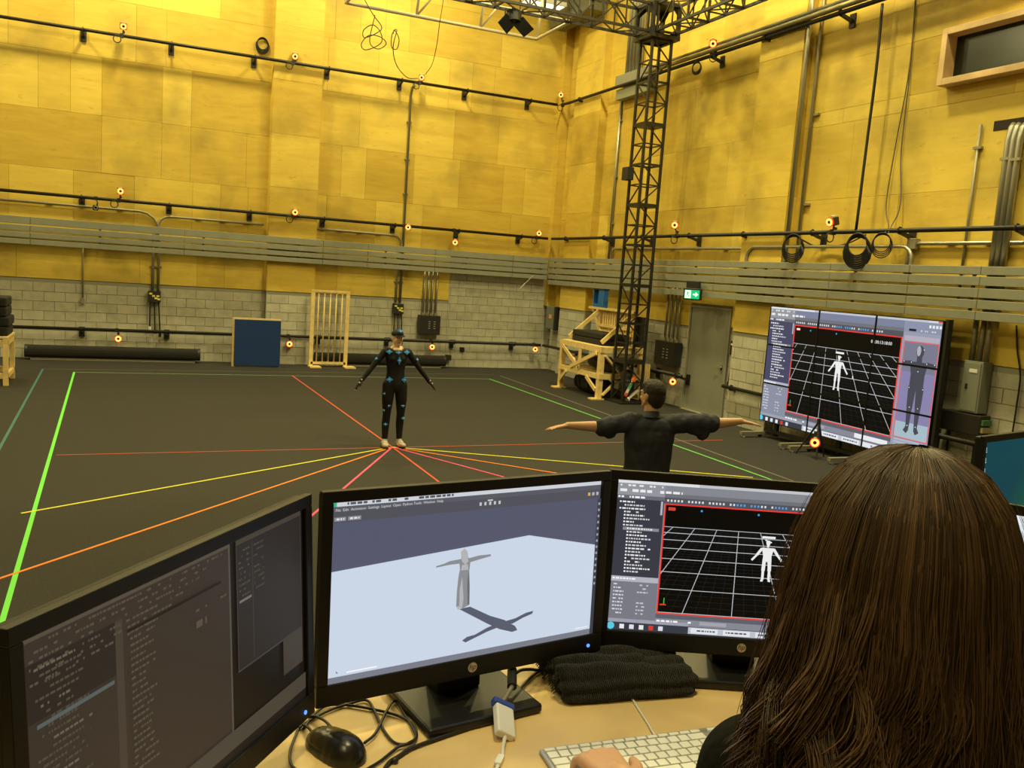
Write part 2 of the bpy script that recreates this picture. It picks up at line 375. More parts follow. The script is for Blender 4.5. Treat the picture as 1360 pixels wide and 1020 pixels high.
# ------------------------------------------------------------------ grey slatted rails on both walls
SOFF, SD = .36, .10
def slat_run(label, axis, face, a0, a1, rows, joints, name='slatted_rail'):
    t = thing(name, label, 'rail', ((a0+a1)/2, face, rows[-1][0]) if axis == 'x' else (face, (a0+a1)/2, rows[-1][0]), group='grey slatted wall rails')
    for ri, (z0, z1) in enumerate(rows):
        js = [a0]+[j for j in joints if a0 < j < a1]+[a1]
        for lo, hi in zip(js[:-1], js[1:]):
            if axis == 'x': MB().bb(lo+.004, hi-.004, face, face+SD, z0, z1).build('slat', GREYP, t, bevel=.004, seg=1)
            else: MB().bb(face, face+SD, lo+.004, hi-.004, z0, z1).build('slat', GREYP, t, bevel=.004, seg=1)
    n = int((a1-a0)/2.4)+1
    for i in range(n+1):
        a = a0+.15+(a1-a0-.3)*i/n
        zt, zb = rows[0][1]-.02, rows[-1][0]+.02
        wall = YB if axis == 'x' else XR
        if axis == 'x': MB().bb(a-.02, a+.02, face+SD, face+SD+.03, zb, zt).bb(a-.02, a+.02, face+SD+.03, wall-.03, (zb+zt)/2-.02, (zb+zt)/2+.02).build('bracket', GREYP, t)
        else: MB().bb(face+SD, face+SD+.03, a-.02, a+.02, zb, zt).bb(face+SD+.03, wall-.03, a-.02, a+.02, (zb+zt)/2-.02, (zb+zt)/2+.02).build('bracket', GREYP, t)
    return t
SOFF, SD = .36, .10
rows5 = [(2.935, 3.045), (2.79, 2.91), (2.63, 2.755), (2.485, 2.60), (2.335, 2.45)]
rows4 = [(2.885, 3.035), (2.74, 2.855), (2.60, 2.705), (2.458, 2.565)]
jb = [aY(x, 310, YB-SOFF)[0] for x in (40, 245, 430, 490, 580, 684)]
slat_run('run of grey slats across the back wall above the mat rolls', 'x', YB-SOFF, -5.0, XR-SOFF-.02, rows4, jb)
jr = [aX(x, 380, XR-SOFF)[1] for x in (1300, 1205, 1100, 947, 886, 757)]
slat_run('five-row run of grey slats along the right wall over the door', 'y', XR-SOFF, 4.0, YB-SOFF, rows5, jr)

# ================================================================== hardware on the walls
POFF = .30
ZT, ZM, ZB = 7.02, 3.545, .695
PYB, PXR = YB-POFF, XR-POFF
def wx(px, py): return aY(px, py, PYB)[0]       # pipe positions read along the back wall
def wy(px, py): return aX(px, py, PXR)[1]
def pipe_run(label, pts, r, brk_b=(), brk_r=(), z=0.):
    t = thing('camera_rail', label, 'pipe', pts[0], group='black camera pipes on the walls')
    MB().tube(pts, r, 10).build('pipe', BLACKM, t, smooth=True)
    for x in brk_b:
        MB().bar((x, PYB, z-.02), (x, YB-.05, z-.09), .05, .05).box((x, YB-.04, z-.08), (.12, .03, .22)).build('bracket', BLACK, t)
        MB().torus((x, PYB, z), r+.012, .012, M=Matrix.Rotation(PI/2, 3, 'Y'), n=12, k=6).build('clamp', BLACK, t)
    for y in brk_r:
        MB().bar((PXR, y, z-.02), (XR-.05, y, z-.09), .05, .05).box((XR-.04, y, z-.08), (.03, .12, .22)).build('bracket', BLACK, t)
        MB().torus((PXR, y, z), r+.012, .012, M=Matrix.Rotation(PI/2, 3, 'X'), n=12, k=6).build('clamp', BLACK, t)
    return t
ins = .12
pipe_run('topmost black pipe across the back wall', [(-5, PYB, ZT), (PXR-ins, PYB, ZT)], .036, [wx(x, y) for x, y in ((110, 47), (228, 65), (339, 83), (437, 99), (534, 113), (621, 128), (705, 141))], z=ZT)
pipe_run('topmost black pipe along the right wall beside the grey conduits', [(PXR-.05, PYB-ins, ZT), (PXR, 20.9, ZT), (PXR, 4, ZT)], .036, (), [wy(x, y) for x, y in ((770, 132), (945, 79), (1018, 53), (1116, 26))], z=ZT)
pipe_run('middle black pipe across the back wall just above the slats', [(-5, PYB, ZM), (PXR-ins, PYB, ZM)], .036, [wx(x, y) for x, y in ((108, 264), (225, 275), (333, 285), (431, 294), (525, 302), (610, 308), (693, 316))], z=ZM)
pipe_run('middle black pipe along the right wall just above the slats', [(PXR-.05, PYB-ins, ZM), (PXR, 20.9, ZM), (PXR, 4, ZM)], .036, (), [wy(x, y) for x, y in ((751, 318), (802, 316), (853, 315), (915, 313), (987, 311), (1079, 308), (1195, 306), (1351, 302))], z=ZM)
pipe_run('lowest black pipe across the back wall behind the performer', [(-5, PYB, ZB), (PXR-.45, PYB, ZB), (PXR-.15, PYB-.12, ZB)], .036, [wx(x, y) for x, y in ((108, 438), (222, 441), (425, 449), (517, 451), (604, 454), (684, 457))], z=ZB)
yl = [aX(x, y, PXR)[1] for x, y in ((757, 466), (905, 500), (960, 512))]
pipe_run('lowest black pipe along the right wall behind the timber bench', [(PXR-.10, PYB-.16, ZB), (PXR, yl[0]-1.0, ZB), (PXR, yl[1], ZB)], .036, (), [yl[0]+.3, yl[0]-1.6, 16.1, yl[1]+.12], z=ZB)
pipe_run('short lower black pipe between the door and the video wall', [(PXR, yl[2], ZB), (PXR, 7.6, ZB)], .036, (), [yl[2]-.25, 11.4, 7.75], z=ZB)

# ------------------------------------------------------------------ motion-capture cameras with glowing rings
RING = mat('ring_led', (.9, .3, .08), .4, emit=(1.0, .38, .07), estr=2.6)
REDF = mat('red_face', (.45, .02, .01), .4, emit=(.9, .06, .02), estr=.8)
CAMB = mat('camera_body', (.03, .028, .026), .4)
CAMW = mat('camera_cap', (.75, .72, .62), .5)
def orient(d):
    z = Vector(d).normalized(); x = z.cross(Vector((0, 0, 1))).normalized(); y = x.cross(z).normalized()   # local -> world, local +z is the viewing axis
    return Matrix((x, -y, z)).transposed()
def mocap(label, c, rail, look, s=1., side=None, loop=True):
    """c: centre of the ring in space, rail: point of the pipe that carries it"""
    c = Vector([float(q) for q in c]); rail = Vector([float(q) for q in rail])
    t = thing('capture_camera', label, 'camera', rail, group='motion capture cameras')
    M = orient(Vector(look)-c)
    def L(x, y, z): return c+M @ Vector((x*s, y*s, z*s))
    MB().box(L(0, 0, -.075), (.135*s, .135*s, .13*s), M=M).build('housing', CAMB, t, bevel=.012)
    fp = MB(); fp.cyl(L(0, 0, -.012), L(0, 0, .004), .078*s, n=24); fp.build('face_plate', REDF, t)
    MB().torus(L(0, 0, .010), .046*s, .017*s, M=M, n=24, k=8).build('ring_light', RING, t, smooth=True)
    MB().cyl(L(0, 0, 0), L(0, 0, .02), .026*s, n=16).build('lens', GLOSSB, t)
    MB().box(L(0, -.075, -.09), (.06*s, .03*s, .07*s), M=M).build('cap', CAMW, t)
    a = c+M @ Vector((0, 0, -.08*s)); a.z += (-.06 if c.z > rail.z else .06)*s
    mid = (a+rail)/2+Vector((.02, -.02, 0))
    MB().tube([a, mid, rail], .014, 8).box(rail, (.07, .07, .09)).box(mid, (.05, .05, .04)).build('mount', BLACK, t)
    if loop:
        q = rail+Vector((-.09 if side is None else side, -.045, -.09))
        MB().torus(q, .075, .010, M=Matrix.Rotation(PI/2, 3, 'X'), n=16, k=6).build('cable_loop', CABLE, t, smooth=True)
    return t
AIM = (3.2, 10.0, 1.0)
def cam_b(px, py, z, label, dz=None, look=AIM, **k):
    p = aY(px, py, PYB-.06); rail = (p[0]-.03, PYB, z); return mocap(label, p, rail, look, **k)
def cam_r(px, py, z, label, look=AIM, **k):
    p = aX(px, py, PXR-.06); rail = (PXR, p[1]-.03, z); return mocap(label, p, rail, look, **k)
V = (0.5, 2, 2.2)
cam_b(164, 35, ZT, 'red ring camera on the top pipe nearest the left edge', look=V)
cam_b(392, 75, ZT, 'red ring camera on the top pipe in front of the pilaster', look=V)
cam_b(560, 103, ZT, 'red ring camera on the top pipe beside the top of the vertical conduit', look=V)
cam_r(745, 126, ZT, 'red ring camera on the top pipe in the room corner', look=V)
cam_r(947, 58, ZT, 'red ring camera on the top pipe right of the truss tower', look=V)
cam_b(160, 254, ZM, 'red ring camera on the middle pipe nearest the left edge', look=V)
cam_b(392, 282, ZM, 'red ring camera on the middle pipe in front of the pilaster', look=V)
cam_b(542, 302, ZM, 'red ring camera on the middle pipe crossing the vertical conduit', look=V, loop=False)
cam_b(604.5, 322, ZM, 'red ring camera slung below the middle pipe on the back wall', look=V, loop=False)
cam_b(716, 310, ZM, 'red ring camera on the middle pipe at the room corner', look=V)
cam_r(896, 299, ZM, 'red ring camera tilted on the middle pipe right of the truss tower', look=V)
cam_r(1102, 295, ZM, 'red ring camera on the middle pipe beside the hanging cable coils, turned aside', look=(4, 11, 2.0))
cam_b(157, 450, ZB, 'red ring camera hung under the lowest pipe above the long black roll', look=V, loop=False)
cam_b(384.5, 457, ZB, 'red ring camera hung under the lowest pipe between blue panel and ladder frame', look=V, loop=False)
cam_b(574, 461, ZB, 'red ring camera hung under the lowest pipe right of the performer', look=V, loop=False)
cam_b(711, 464, ZB, 'red ring camera hung under the lowest pipe left of the timber bench', look=V, loop=False)
cam_r(893.5, 507, ZB, 'red ring camera hung under the low pipe above the shirted man\'s head', look=V, loop=False)
p = aX(761, 477, PXR-.1); mocap('red ring camera glimpsed through the bracing of the timber bench', p, (PXR, p[1], ZB), V, s=.8, loop=False)
def spare(px, py, wall, label):
    p = aY(px, py, PYB-.05) if wall == 'b' else aX(px, py, PXR-.05)
    rail = Vector((p[0], PYB, ZM)) if wall == 'b' else Vector((PXR, p[1], ZM))
    t = thing('witness_camera', label, 'camera', rail); p = Vector([float(q) for q in p]); M = orient(Vector(V)-p)
    MB().box(p-M @ Vector((0, 0, .06)), (.11, .11, .13), M=M).build('housing', CAMB, t, bevel=.01)
    MB().cyl(p, p+M @ Vector((0, 0, .05)), .042, n=16).build('lens', GLOSSB, t)
    MB().torus(p+M @ Vector((0, 0, .05)), .035, .008, M=M).build('lens_rim', STEELD, t)
    MB().tube([rail, (rail+p)/2+Vector((.04, -.03, 0)), p-M @ Vector((0, 0, .06))], .014).box(rail, (.07, .07, .08)).build('mount', BLACK, t)
spare(127, 276, 'b', 'unlit black camera hung below the middle pipe at left')

# ------------------------------------------------------------------ conduits
def conduit(label, pts, r=.028, m=None, straps=(), n=8, name='conduit', group='metal conduits on the walls'):
    t = thing(name, label, 'conduit', pts[0], group=group)
    MB().tube(pts, r, n).build('tube', m or STEEL, t, smooth=True)
    for q in straps:
        q = Vector([float(v) for v in q]); onb = abs(q.y-YB) < .3
        MB().box(q, (.13, .05, .035) if onb else (.05, .13, .035)).build('strap', STEELD, t)
    return t
def B(px, py, off=.06): return aY(px, py, YB-off)
def E_(px, py, off=.06): return aX(px, py, XR-off)
def vert_b(px, y0, y1, off=.07):
    a = aY(px, y0, YB-off); b = aY(px, y1, YB-off); return [(a[0], a[1], a[2]), (a[0], a[1], b[2])]
# tall conduit on the back wall, down to its junction box
a = B(546, 119); x = a[0]
conduit('tall steel conduit on the back wall running down past two pipes', [(x, YB-.30, 6.93), (x, YB-.16, 6.90), (x, YB-.06, 6.75), (x, YB-.06, 1.62)], .035, STEEL, [(x, YB-.05, z) for z in (6.1, 5.2, 4.35, 2.15)])
conduit('second steel conduit dropping beside the tall one below the slats', [(x-.11, YB-.06, 3.0), (x-.11, YB-.06, 1.62)], .030, STEELD, [(x-.11, YB-.05, 2.15)])
def junction(label, cx, z, wall='b', w=.26, h=.26, tails=3, tl=.55):
    loc = (cx, YB-.09, z) if wall == 'b' else (XR-.09, cx, z)
    t = thing('junction_box', label, 'junction box', loc)
    dz = loc
    if wall == 'b': b = MB().box(loc, (w, .14, h))
    else: b = MB().box(loc, (.14, w, h))
    b.build('box', BLACK, t, bevel=.008)
    YL = mat('yellow_label', (.75, .66, .12), .5)
    for i, (u, v) in enumerate(((-.08, .07), (-.02, .02), (.07, .02), (.03, -.03), (.09, -.05))):
        if wall == 'b': MB().box((loc[0]+u, loc[1]-.073, loc[2]+v), (.06, .006, .04)).build('label_plate', YL, t)
        else: MB().box((loc[0]-.073, loc[1]-u, loc[2]+v), (.006, .06, .04)).build('label_plate', YL, t)
    for i in range(tails):
        o = (i-(tails-1)/2)*.09
        p0 = Vector(loc)+(Vector((o, -.02, -h/2)) if wall == 'b' else Vector((-.02, -o, -h/2)))
        p1 = p0+(Vector((.02*i, 0, -tl-.07*i)) if wall == 'b' else Vector((0, .05-.04*i, -tl-.05*i)))
        c = MB().tube([p0, p1], .016).build('tail_cord', CABLE, t)
        MB().cyl(p1, p1-Vector((0, 0, .09)), .032, n=10).build('connector', WHITEP if i == 0 and wall == 'b' else BLACK, t)
    return t
junction('black junction box with hanging cords behind the performer\'s cap', x-.05, 1.47)
xs = B(207, 360)[0]
junction('black junction box with hanging cords on the block wall above the long roll', xs-.02, 1.47)
for i, d in enumerate((-.06, .06)):
    conduit(('left' if i == 0 else 'right')+' conduit of the pair dropping to the box above the long roll', [(xs+d, YB-.06, 2.95), (xs+d, YB-.06, 1.60)], .03, STEEL if i else STEELD, [(xs+d, YB-.05, 2.15)])
xt = B(110, 360)[0]
conduit('thin conduit ending in a small outlet near the left edge', [(xt, YB-.05, 2.6), (xt, YB-.05, 1.36)], .016, STEELD)
setp(MB().box((xt, YB-.06, 1.30), (.07, .07, .13)).build('outlet_box', STEELD, None, bevel=.006), 'small metal outlet box below a thin conduit at left', 'outlet')
# horizontal conduits above the slats on the back wall, bending down behind them
def hcond_b(label, px0, py0, px1, py1, bend, left=False):
    a, b = B(px0, py0, .07), B(px1, py1, .07); z = (a[2]+b[2])/2; s = -1 if left else 1
    xe = b[0] if not left else a[0]
    pts = [(a[0], YB-.07, z), (b[0], YB-.07, z)]
    q = [(xe+s*bend*math.sin(t), YB-.07, z-bend*(1-math.cos(t))) for t in (0, .4, .8, 1.2, PI/2)]+[(xe+s*bend, YB-.07, 2.9)]
    pts = ([pts[0]]+q) if not left else ([pts[1]]+q)
    st = np.linspace(a[0]+.6, b[0]-.4, 3)
    conduit(label, pts, .028, STEELD, [(v, YB-.05, z) for v in st])
hcond_b('horizontal conduit at far left bending down behind the slats', -80, 254, 185, 284, .42)
hcond_b('horizontal conduit left of the pilaster bending down behind the slats', 226, 287, 350, 299, .25, True)
hcond_b('horizontal conduit right of the pilaster bending down at the tall conduit', 418, 303, 523, 313, .22)
# four conduits into the black breaker panel on the back wall
def breaker(label, wall, a, z0, z1, w, pipes, ztop, tilt=0):
    loc = (a, YB-.135, z0) if wall == 'b' else (XR-.135, a, z0)
    t = thing('breaker_panel', label, 'electrical panel', loc)
    bs = (w, .20, z1-z0) if wall == 'b' else (.20, w, z1-z0)
    c = (loc[0], loc[1], (z0+z1)/2)
    MB().box(c, bs).build('cabinet', BLACK, t, bevel=.01)
    LB = mat('small_label', (.45, .42, .33), .6)
    for i in range(4):
        for j in range(2):
            u, v = (-.02+.14*j), (z1-.10-(i+1)*(z1-z0-.2)/5)
            if wall == 'b': MB().box((a+u, loc[1]-.102, v), (.05, .006, .012)).build('label_plate', LB, t)
            else: MB().box((loc[0]-.102, a-u, v), (.006, .05, .012)).build('label_plate', LB, t)
    for i, o in enumerate(pipes):
        pts = [(a+o, YB-.08, z1), (a+o, YB-.08, ztop)] if wall == 'b' else [(XR-.08, a+o, z1), (XR-.08, a+o, ztop)]
        MB().tube(pts, .027, 8).build('riser_conduit', STEEL, t, smooth=True)
        MB().cyl(pts[0], (pts[0][0], pts[0][1], pts[0][2]+.06), .038, n=10).build('locknut', STEELD, t)
    return t
q0, q1 = B(557, 430, .21), B(584.5, 430, .21); zt, zb = B(570, 419, .21)[2], B(570, 444, .21)[2]
breaker('black breaker panel fed by four conduits on the back block wall', 'b', (q0[0]+q1[0])/2, zb, zt, q1[0]-q0[0], (-.16, -.05, .06, .18), 2.50)
q0, q1 = E_(870, 470, .21), E_(896, 470, .21); zt, zb = E_(883, 453, .21)[2], E_(883, 485, .21)[2]
breaker('black breaker panel fed by four conduits between the tower and the door', 'r', (q0[1]+q1[1])/2, zb, zt, abs(q1[1]-q0[1]), (.24, .09, -.06, -.22), 2.5)
# grey safety switch near the corner
q0, q1 = E_(727, 420, .2), E_(741, 420, .2); ya = (q0[1]+q1[1])/2; za, zb_ = E_(734, 437, .2)[2], E_(734, 407, .2)[2]
sw = thing('safety_switch', 'dark grey switch box with orange sticker by the room corner', 'switch box', (XR-.1, ya, za))
MB().box((XR-.14, ya, (za+zb_)/2), (.27, .50, zb_-za)).build('box', mat('switch_grey', (.16, .165, .14), .5), sw, bevel=.01)
MB().box((XR-.28, ya-.02, (za+zb_)/2+.03), (.006, .14, .11)).build('sticker', mat('orange_sticker', (.75, .35, .12), .5), sw)
MB().bb(XR-.29, XR-.005, ya-.31, ya-.25, za-.02, zb_).build('side_flange', BLACK, sw)
# right wall conduits
y0 = E_(820, 200)[1]
conduit('steel conduit on the right wall left of the truss tower', [(XR-.06, y0, 7.0), (XR-.06, y0, 3.0)], .034, STEEL, [(XR-.05, y0, z) for z in (6.3, 5.0, 3.9)])
for i in range(5):
    yy = aX(837+i*4.2, 60, XR-.08)[1]
    conduit('%s of five tall conduits above the cable tray behind the truss tower' % ('leftmost', 'second from left', 'middle one', 'second from right', 'rightmost')[i], [(XR-.10, yy, 7.31), (XR-.10, yy, CEIL-.1)], .055, STEEL)
yp = E_(1078, 200)[1]
conduit('thicker of the two conduits down the near side of the pilaster', [(XR-.22, 12.20, CEIL-.2), (XR-.22, 12.20, 2.4)], .040, STEEL, ())
conduit('thinner of the two conduits down the near side of the pilaster', [(XR-.08, 12.08, CEIL-.2), (XR-.08, 12.08, 2.4)], .026, STEELD, [(XR-.05, 12.0, z) for z in (5.55, 4.05)])
yq = E_(1291, 250)[1]
conduit('thin conduit below the booth window', [(XR-.05, yq, E_(1302, 165)[2]), (XR-.05, yq, 2.6)], .020, STEELD, [(XR-.05, yq, E_(1300, 196)[2])])
for i, px in enumerate((1338, 1345, 1353)):
    yy = aX(px, 200, XR-.10)[1]; zt = aX(px+4, 166, XR-.05)[2]
    conduit('%s conduit of the three thick ones by the right edge' % ('left', 'middle', 'right')[i], [(XR-.035, yy, zt), (XR-.07, yy, zt-.04), (XR-.10, yy, zt-.2), (XR-.10, yy, 2.45)], .045, STEEL, [(XR-.12, yy, zt-.45)] if i != 1 else ())
setp(MB().box((XR-.012, aX(1346, 166, XR)[1], aX(1349, 164, XR)[2]), (.03, .55, .13)).build('wall_opening', mat('opening_dark', (.03, .02, .01), .9), None, bevel=.004), 'dark slot where three thick conduits leave the wall', 'opening')
def hcond_r(label, pxa, pya, pxb, pyb, ba, bb_, off=.07):
    a, b = E_(pxa, pya, off), E_(pxb, pyb, off); z = (a[2]+b[2])/2; r = .20
    arc = [0, .4, .8, 1.2, PI/2]
    def bend(y, s): return [(XR-off, y+s*r*math.sin(t), z-r*(1-math.cos(t))) for t in arc]+[(XR-off, y+s*r, 2.88)]
    pts = (list(reversed(bend(a[1], 1))) if ba else [(XR-off, a[1], z)])+(bend(b[1], -1) if bb_ else [(XR-off, b[1], z)])
    conduit(label, pts, .028, STEEL, [(XR-off+.02, v, z) for v in np.linspace(a[1]-.5, b[1]+.5, 3)])
hcond_r('horizontal conduit behind the truss tower bent down at both ends', 818, 331, 984, 329, True, True)
hcond_r('horizontal conduit behind the cable coils bent down at both ends', 1002, 328, 1198, 327, True, True, .25)
hcond_r('horizontal conduit at the right edge bent down at its left end', 1222, 325, 1420, 320, True, False)
q = E_(1213, 324, .07); setp(MB().box(q, (.10, .16, .16)).build('pull_box', STEELD, None, bevel=.008), 'small square conduit box by the right wall bends', 'junction box')
ty0, ty1 = E_(816, 115, .25)[1], E_(862, 100, .25)[1]
# bundle of grey conduits beside the top pipe on the right wall, and cable tray behind the tower
for i, (dx, dz, r) in enumerate(((.03, .11, .045), (-.07, .075, .036), (.04, .20, .03))):
    conduit('%s conduit of the bundle running beside the top pipe' % ('thickest', 'front', 'upper')[i], [(PXR+dx, ty1-.06, ZT+dz), (PXR+dx, 4, ZT+dz)], r, GREYP if i != 1 else STEELD)
ty0, ty1 = E_(816, 115, .25)[1], E_(862, 100, .25)[1]
tr = thing('cable_tray', 'grey sheet-metal cable tray on the right wall behind the truss tower', 'cable tray', (XR-.2, 17.7, 6.9))
ty0, ty1 = E_(816, 115, .25)[1], E_(862, 100, .25)[1]
MB().bb(XR-.24, XR-.04, ty1, ty0, 7.07, 7.30).build('tray', GREYP, tr, bevel=.006)
MB().bb(XR-.25, XR-.04, ty1, ty0-.1, 6.74, 6.97).build('lower_tray', GREYP, tr, bevel=.006)
# junction box by the video wall
junction('black junction box with yellow labels and hanging cords right of the door', E_(979, 462, .1)[1], E_(979, 463, .1)[2], 'r', .28, .27, 3, .52)
for i, px in enumerate((982, 986)):
    yy = E_(px, 440, .05)[1]; conduit('%s thin conduit dropping to the box right of the door' % ('left', 'right')[i], [(XR-.05, yy, 2.4), (XR-.05, yy, E_(979, 463, .1)[2]+.12)], .024, STEELD)
# big grey panel at right with its conduits
q0, q1 = E_(1278, 500, .22), E_(1304, 500, .22); gz1, gz0 = E_(1290, 479, .22)[2], E_(1287, 548, .22)[2]; gy = (q0[1]+q1[1])/2; gw = abs(q0[1]-q1[1])
gp = thing('distribution_panel', 'tall grey electrical panel on the block wall right of the video wall', 'electrical panel', (XR-.11, gy, gz0))
MB().box((XR-.125, gy, (gz0+gz1)/2), (.19, gw, gz1-gz0)).build('cabinet', mat('panel_grey', (.20, .215, .18), .5), gp, bevel=.01)
MB().box((XR-.225, gy, (gz0+gz1)/2), (.012, gw-.05, gz1-gz0-.05)).build('door', mat('panel_door', (.215, .23, .19), .5), gp, bevel=.004)
MB().box((XR-.234, gy-.02, gz1-.13), (.004, .12, .05)).build('name_plate', WHITEP, gp)
MB().box((XR-.236, gy+gw/2-.09, (gz0+gz1)/2), (.012, .03, .07)).build('latch', BLACK, gp)
for i, o in enumerate((-.10, .0, .12)): MB().cyl((XR-.12, gy+o, gz1), (XR-.12, gy+o, 2.40), .035).build('riser_conduit', STEELD, gp, smooth=True)
q = E_(1283, 566, .3)
bc = thing('equipment_case', 'black equipment case under the tall grey electrical panel', 'case', (XR-.3, gy+.1, .42))
zc0, zc1 = E_(1283, 580, .45)[2], E_(1283, 552, .45)[2]
MB().box((XR-.14, gy+.08, (zc0+zc1)/2), (.20, .62, zc1-zc0)).build('body', BLACK, bc, bevel=.012)
for i, (c, n) in enumerate((((.06, .18, .06), 'green'), ((.35, .3, .15), 'cream'), ((.28, .08, .05), 'red'))):
    MB().box((XR-.14, gy-.245, zc1-.09-.10*i), (.16, .04, .07)).build('label_plate', mat('case_label_'+n, c, .6), bc)
for (dx, dy) in ((-.09, -.2), (-.09, .36), (.09, -.2), (.09, .36)): MB().cyl((XR-.165+dx, gy+dy, 0), (XR-.165+dx, gy+dy, zc0), .015).build('leg', BLACK, bc)
# exit sign
ex = E_(920, 391, .5); exc = Vector((XR-.55, ex[1], ex[2]))
ex = aX(920, 391, XR-.55)
sg = thing('exit_sign', 'green running-man exit sign with an arrow above the door', 'sign', ex)
sn = Vector((-.80, -.60, 0)).normalized(); sr = Vector((-sn.y, sn.x, 0)); sr = -sr if sr.dot(Vector((.9, -.4, 0))) < 0 else sr
SM = Matrix((sr, Vector((0, 0, 1)), -sn)).transposed() if False else Matrix((sr, Vector((0, 0, 1)), sn)).transposed()
ec = Vector([float(v) for v in ex])
sw_, sh_ = .30, .17
MB().box(ec, (sw_+.05, sh_+.05, .10), M=SM).build('case', BLACK, sg, bevel=.006)
MB().box(ec+Vector((0, 0, .19)), (.26, .14, .12), M=SM).build('battery_housing', BLACK, sg, bevel=.01)
MB().bar(ec+Vector((.1, .05, .19)), (XR-.37, ec.y+.05, ec.z+.19), .05).build('bracket', BLACK, sg)
def sgp(u, v, w=.0): return ec+SM @ Vector((u, v, .052+w))
GRN = mat('exit_green', (0, .3, .12), .4, emit=(.0, .42, .16), estr=1.0); WHT = mat('exit_white', (.8, .9, .8), .4, emit=(.75, 1, .85), estr=1.0)
MB().add([sgp(-sw_/2, -sh_/2), sgp(sw_/2, -sh_/2), sgp(sw_/2, sh_/2), sgp(-sw_/2, sh_/2)], [(0, 1, 2, 3)]).build('face', GRN, sg)
MB().add([sgp(-.138, -.075, .001), sgp(-.02, -.075, .001), sgp(-.02, .075, .001), sgp(-.138, .075, .001)], [(0, 1, 2, 3)]).build('doorway_symbol', WHT, sg)
def poly2(pts, w): return [sgp(a, b, w) for a, b in pts]
man = MB()
for pts in (((-.09, .045), (-.075, .045), (-.075, .06), (-.09, .06)), ((-.10, -.005), (-.075, -.01), (-.065, .04), (-.09, .042)), ((-.10, -.005), (-.085, -.008), (-.10, -.035), (-.128, -.05), (-.13, -.04), (-.113, -.03)), ((-.085, -.005), (-.073, -.008), (-.055, -.03), (-.06, -.06), (-.072, -.058), (-.07, -.035)), ((-.09, .04), (-.115, .025), (-.12, .005), (-.112, .004), (-.105, .02), (-.09, .028)), ((-.068, .038), (-.045, .018), (-.03, .022), (-.032, .03), (-.045, .028), (-.062, .042))):
    man.add(poly2(pts, .002), [tuple(range(len(pts)))])
man.build('running_man_symbol', GRN, sg)
ar = MB()
for pts in (((.02, -.014), (.09, -.014), (.09, .014), (.02, .014)), ((.07, .05), (.07, .025), (.095, 0), (.13, 0)), ((.07, -.05), (.13, 0), (.095, 0), (.07, -.025))):
    ar.add(poly2(pts, .001), [tuple(range(len(pts)))])
ar.build('arrow_symbol', WHT, sg)

# ------------------------------------------------------------------ loose cables on the walls
def cable(label, pts, r=.008, m=None, n=8, cat='cable', name='cable', k=6):
    pts = bez(pts, k); o = MB().tube(pts, r, n).build(name, m or CABLE, None, smooth=True, loc=pts[0]); return setp(o, label, cat)
def coil(label, c, rad, r, turns, axis, drop=.15, name='cable_coil', m=None):
    t = thing(name, label, 'cable', c); c = Vector([float(v) for v in c])
    for i in range(turns):
        rr = rad*(.85+.06*i); off = (i-turns/2)*.007
        pts = []
        for k in range(19):
            a = 2*PI*k/18
            p = Vector((rr*math.cos(a)*.86, off, rr*math.sin(a)-rr)) if axis == 'b' else Vector((off*.8+.45*rr*math.cos(a)*.86, off*.4-.89*rr*math.cos(a)*.86, rr*math.sin(a)-rr))
            pts.append(c+p+Vector((0, 0, -.008*i)))
        MB().tube(pts, r, 6).build('cable_turn', m or CABLE, t, smooth=True)
    return t
coil('black cable coil hung on the back wall by the top of the pilaster', aY(349, 50, YB-.06), .16, .015, 4, 'b')
coil('grey-black cable coil hung on the right rail at the pilaster', aX(1055, 311, PXR-.13), .20, .013, 5, 'r')
coil('thick bundle of dark cables hung on the rail below the long drop cable', aX(1141, 310, PXR-.13), .20, .016, 7, 'r')
coil('thin cable coil hung on the rail under the hanging wires', aX(1173, 309, PXR-.05), .17, .009, 4, 'r')
coil('small black cable coil under the top pipe right of the tower', aX(926, 82, PXR-.03), .12, .012, 3, 'r')
cable('long dark cable hanging from the top pipe to the cable bundle', [aX(1172, 5, PXR), aX(1164, 90, PXR), aX(1150, 200, PXR), aX(1137, 305, PXR-.02)], .022)
cable('leftmost thin wire hanging on the right wall below the window', [aX(1216, -5, XR-.05), aX(1208, 90, XR-.05), aX(1190, 190, XR-.05), aX(1177, 270, XR-.08), aX(1180, 300, XR-.2), aX(1176, 309, PXR-.05)], .009, CABLEG)
cable('thin wire looping beside the leftmost hanging wire', [aX(1217, -5, XR-.05), aX(1207, 110, XR-.05), aX(1197, 200, XR-.05), aX(1196, 270, XR-.08), aX(1184, 300, XR-.2), aX(1180, 309, PXR-.05)], .009, CABLEG)
cable('dark patch cable running from the right coil along the rail', [aX(1150, 312, PXR), aX(1120, 325, XR-.1), aX(1085, 327, XR-.1), aX(1064, 318, PXR)], .012)
cable('black cord on the block wall right of the grey panel', [aX(1350, 432, XR-.04), aX(1351, 465, XR-.04), aX(1355, 500, XR-.04), aX(1350, 540, XR-.04), aX(1343, 585, XR-.04)], .011)
cable('thin wire drooping from the slats near the room corner', [aY(708, 366, YB-.38), aY(700, 374, YB-.38), aY(690, 384, YB-.38), aY(697, 376, YB-.38)], .006, mat('white_wire', (.6, .58, .5), .6))
cable('thin wire hanging down the wall beside the junction box tails at the door', [aX(966, 470, XR-.05), aX(964, 510, XR-.05), aX(968, 535, XR-.05), aX(974, 553, XR-.05)], .008, CABLEG)
setp(MB().box(aX(979, 532, XR-.02), (.03, .08, .12)).build('wall_outlet', STEELD, None, bevel=.004), 'small wall outlet low on the block wall left of the video wall', 'outlet')

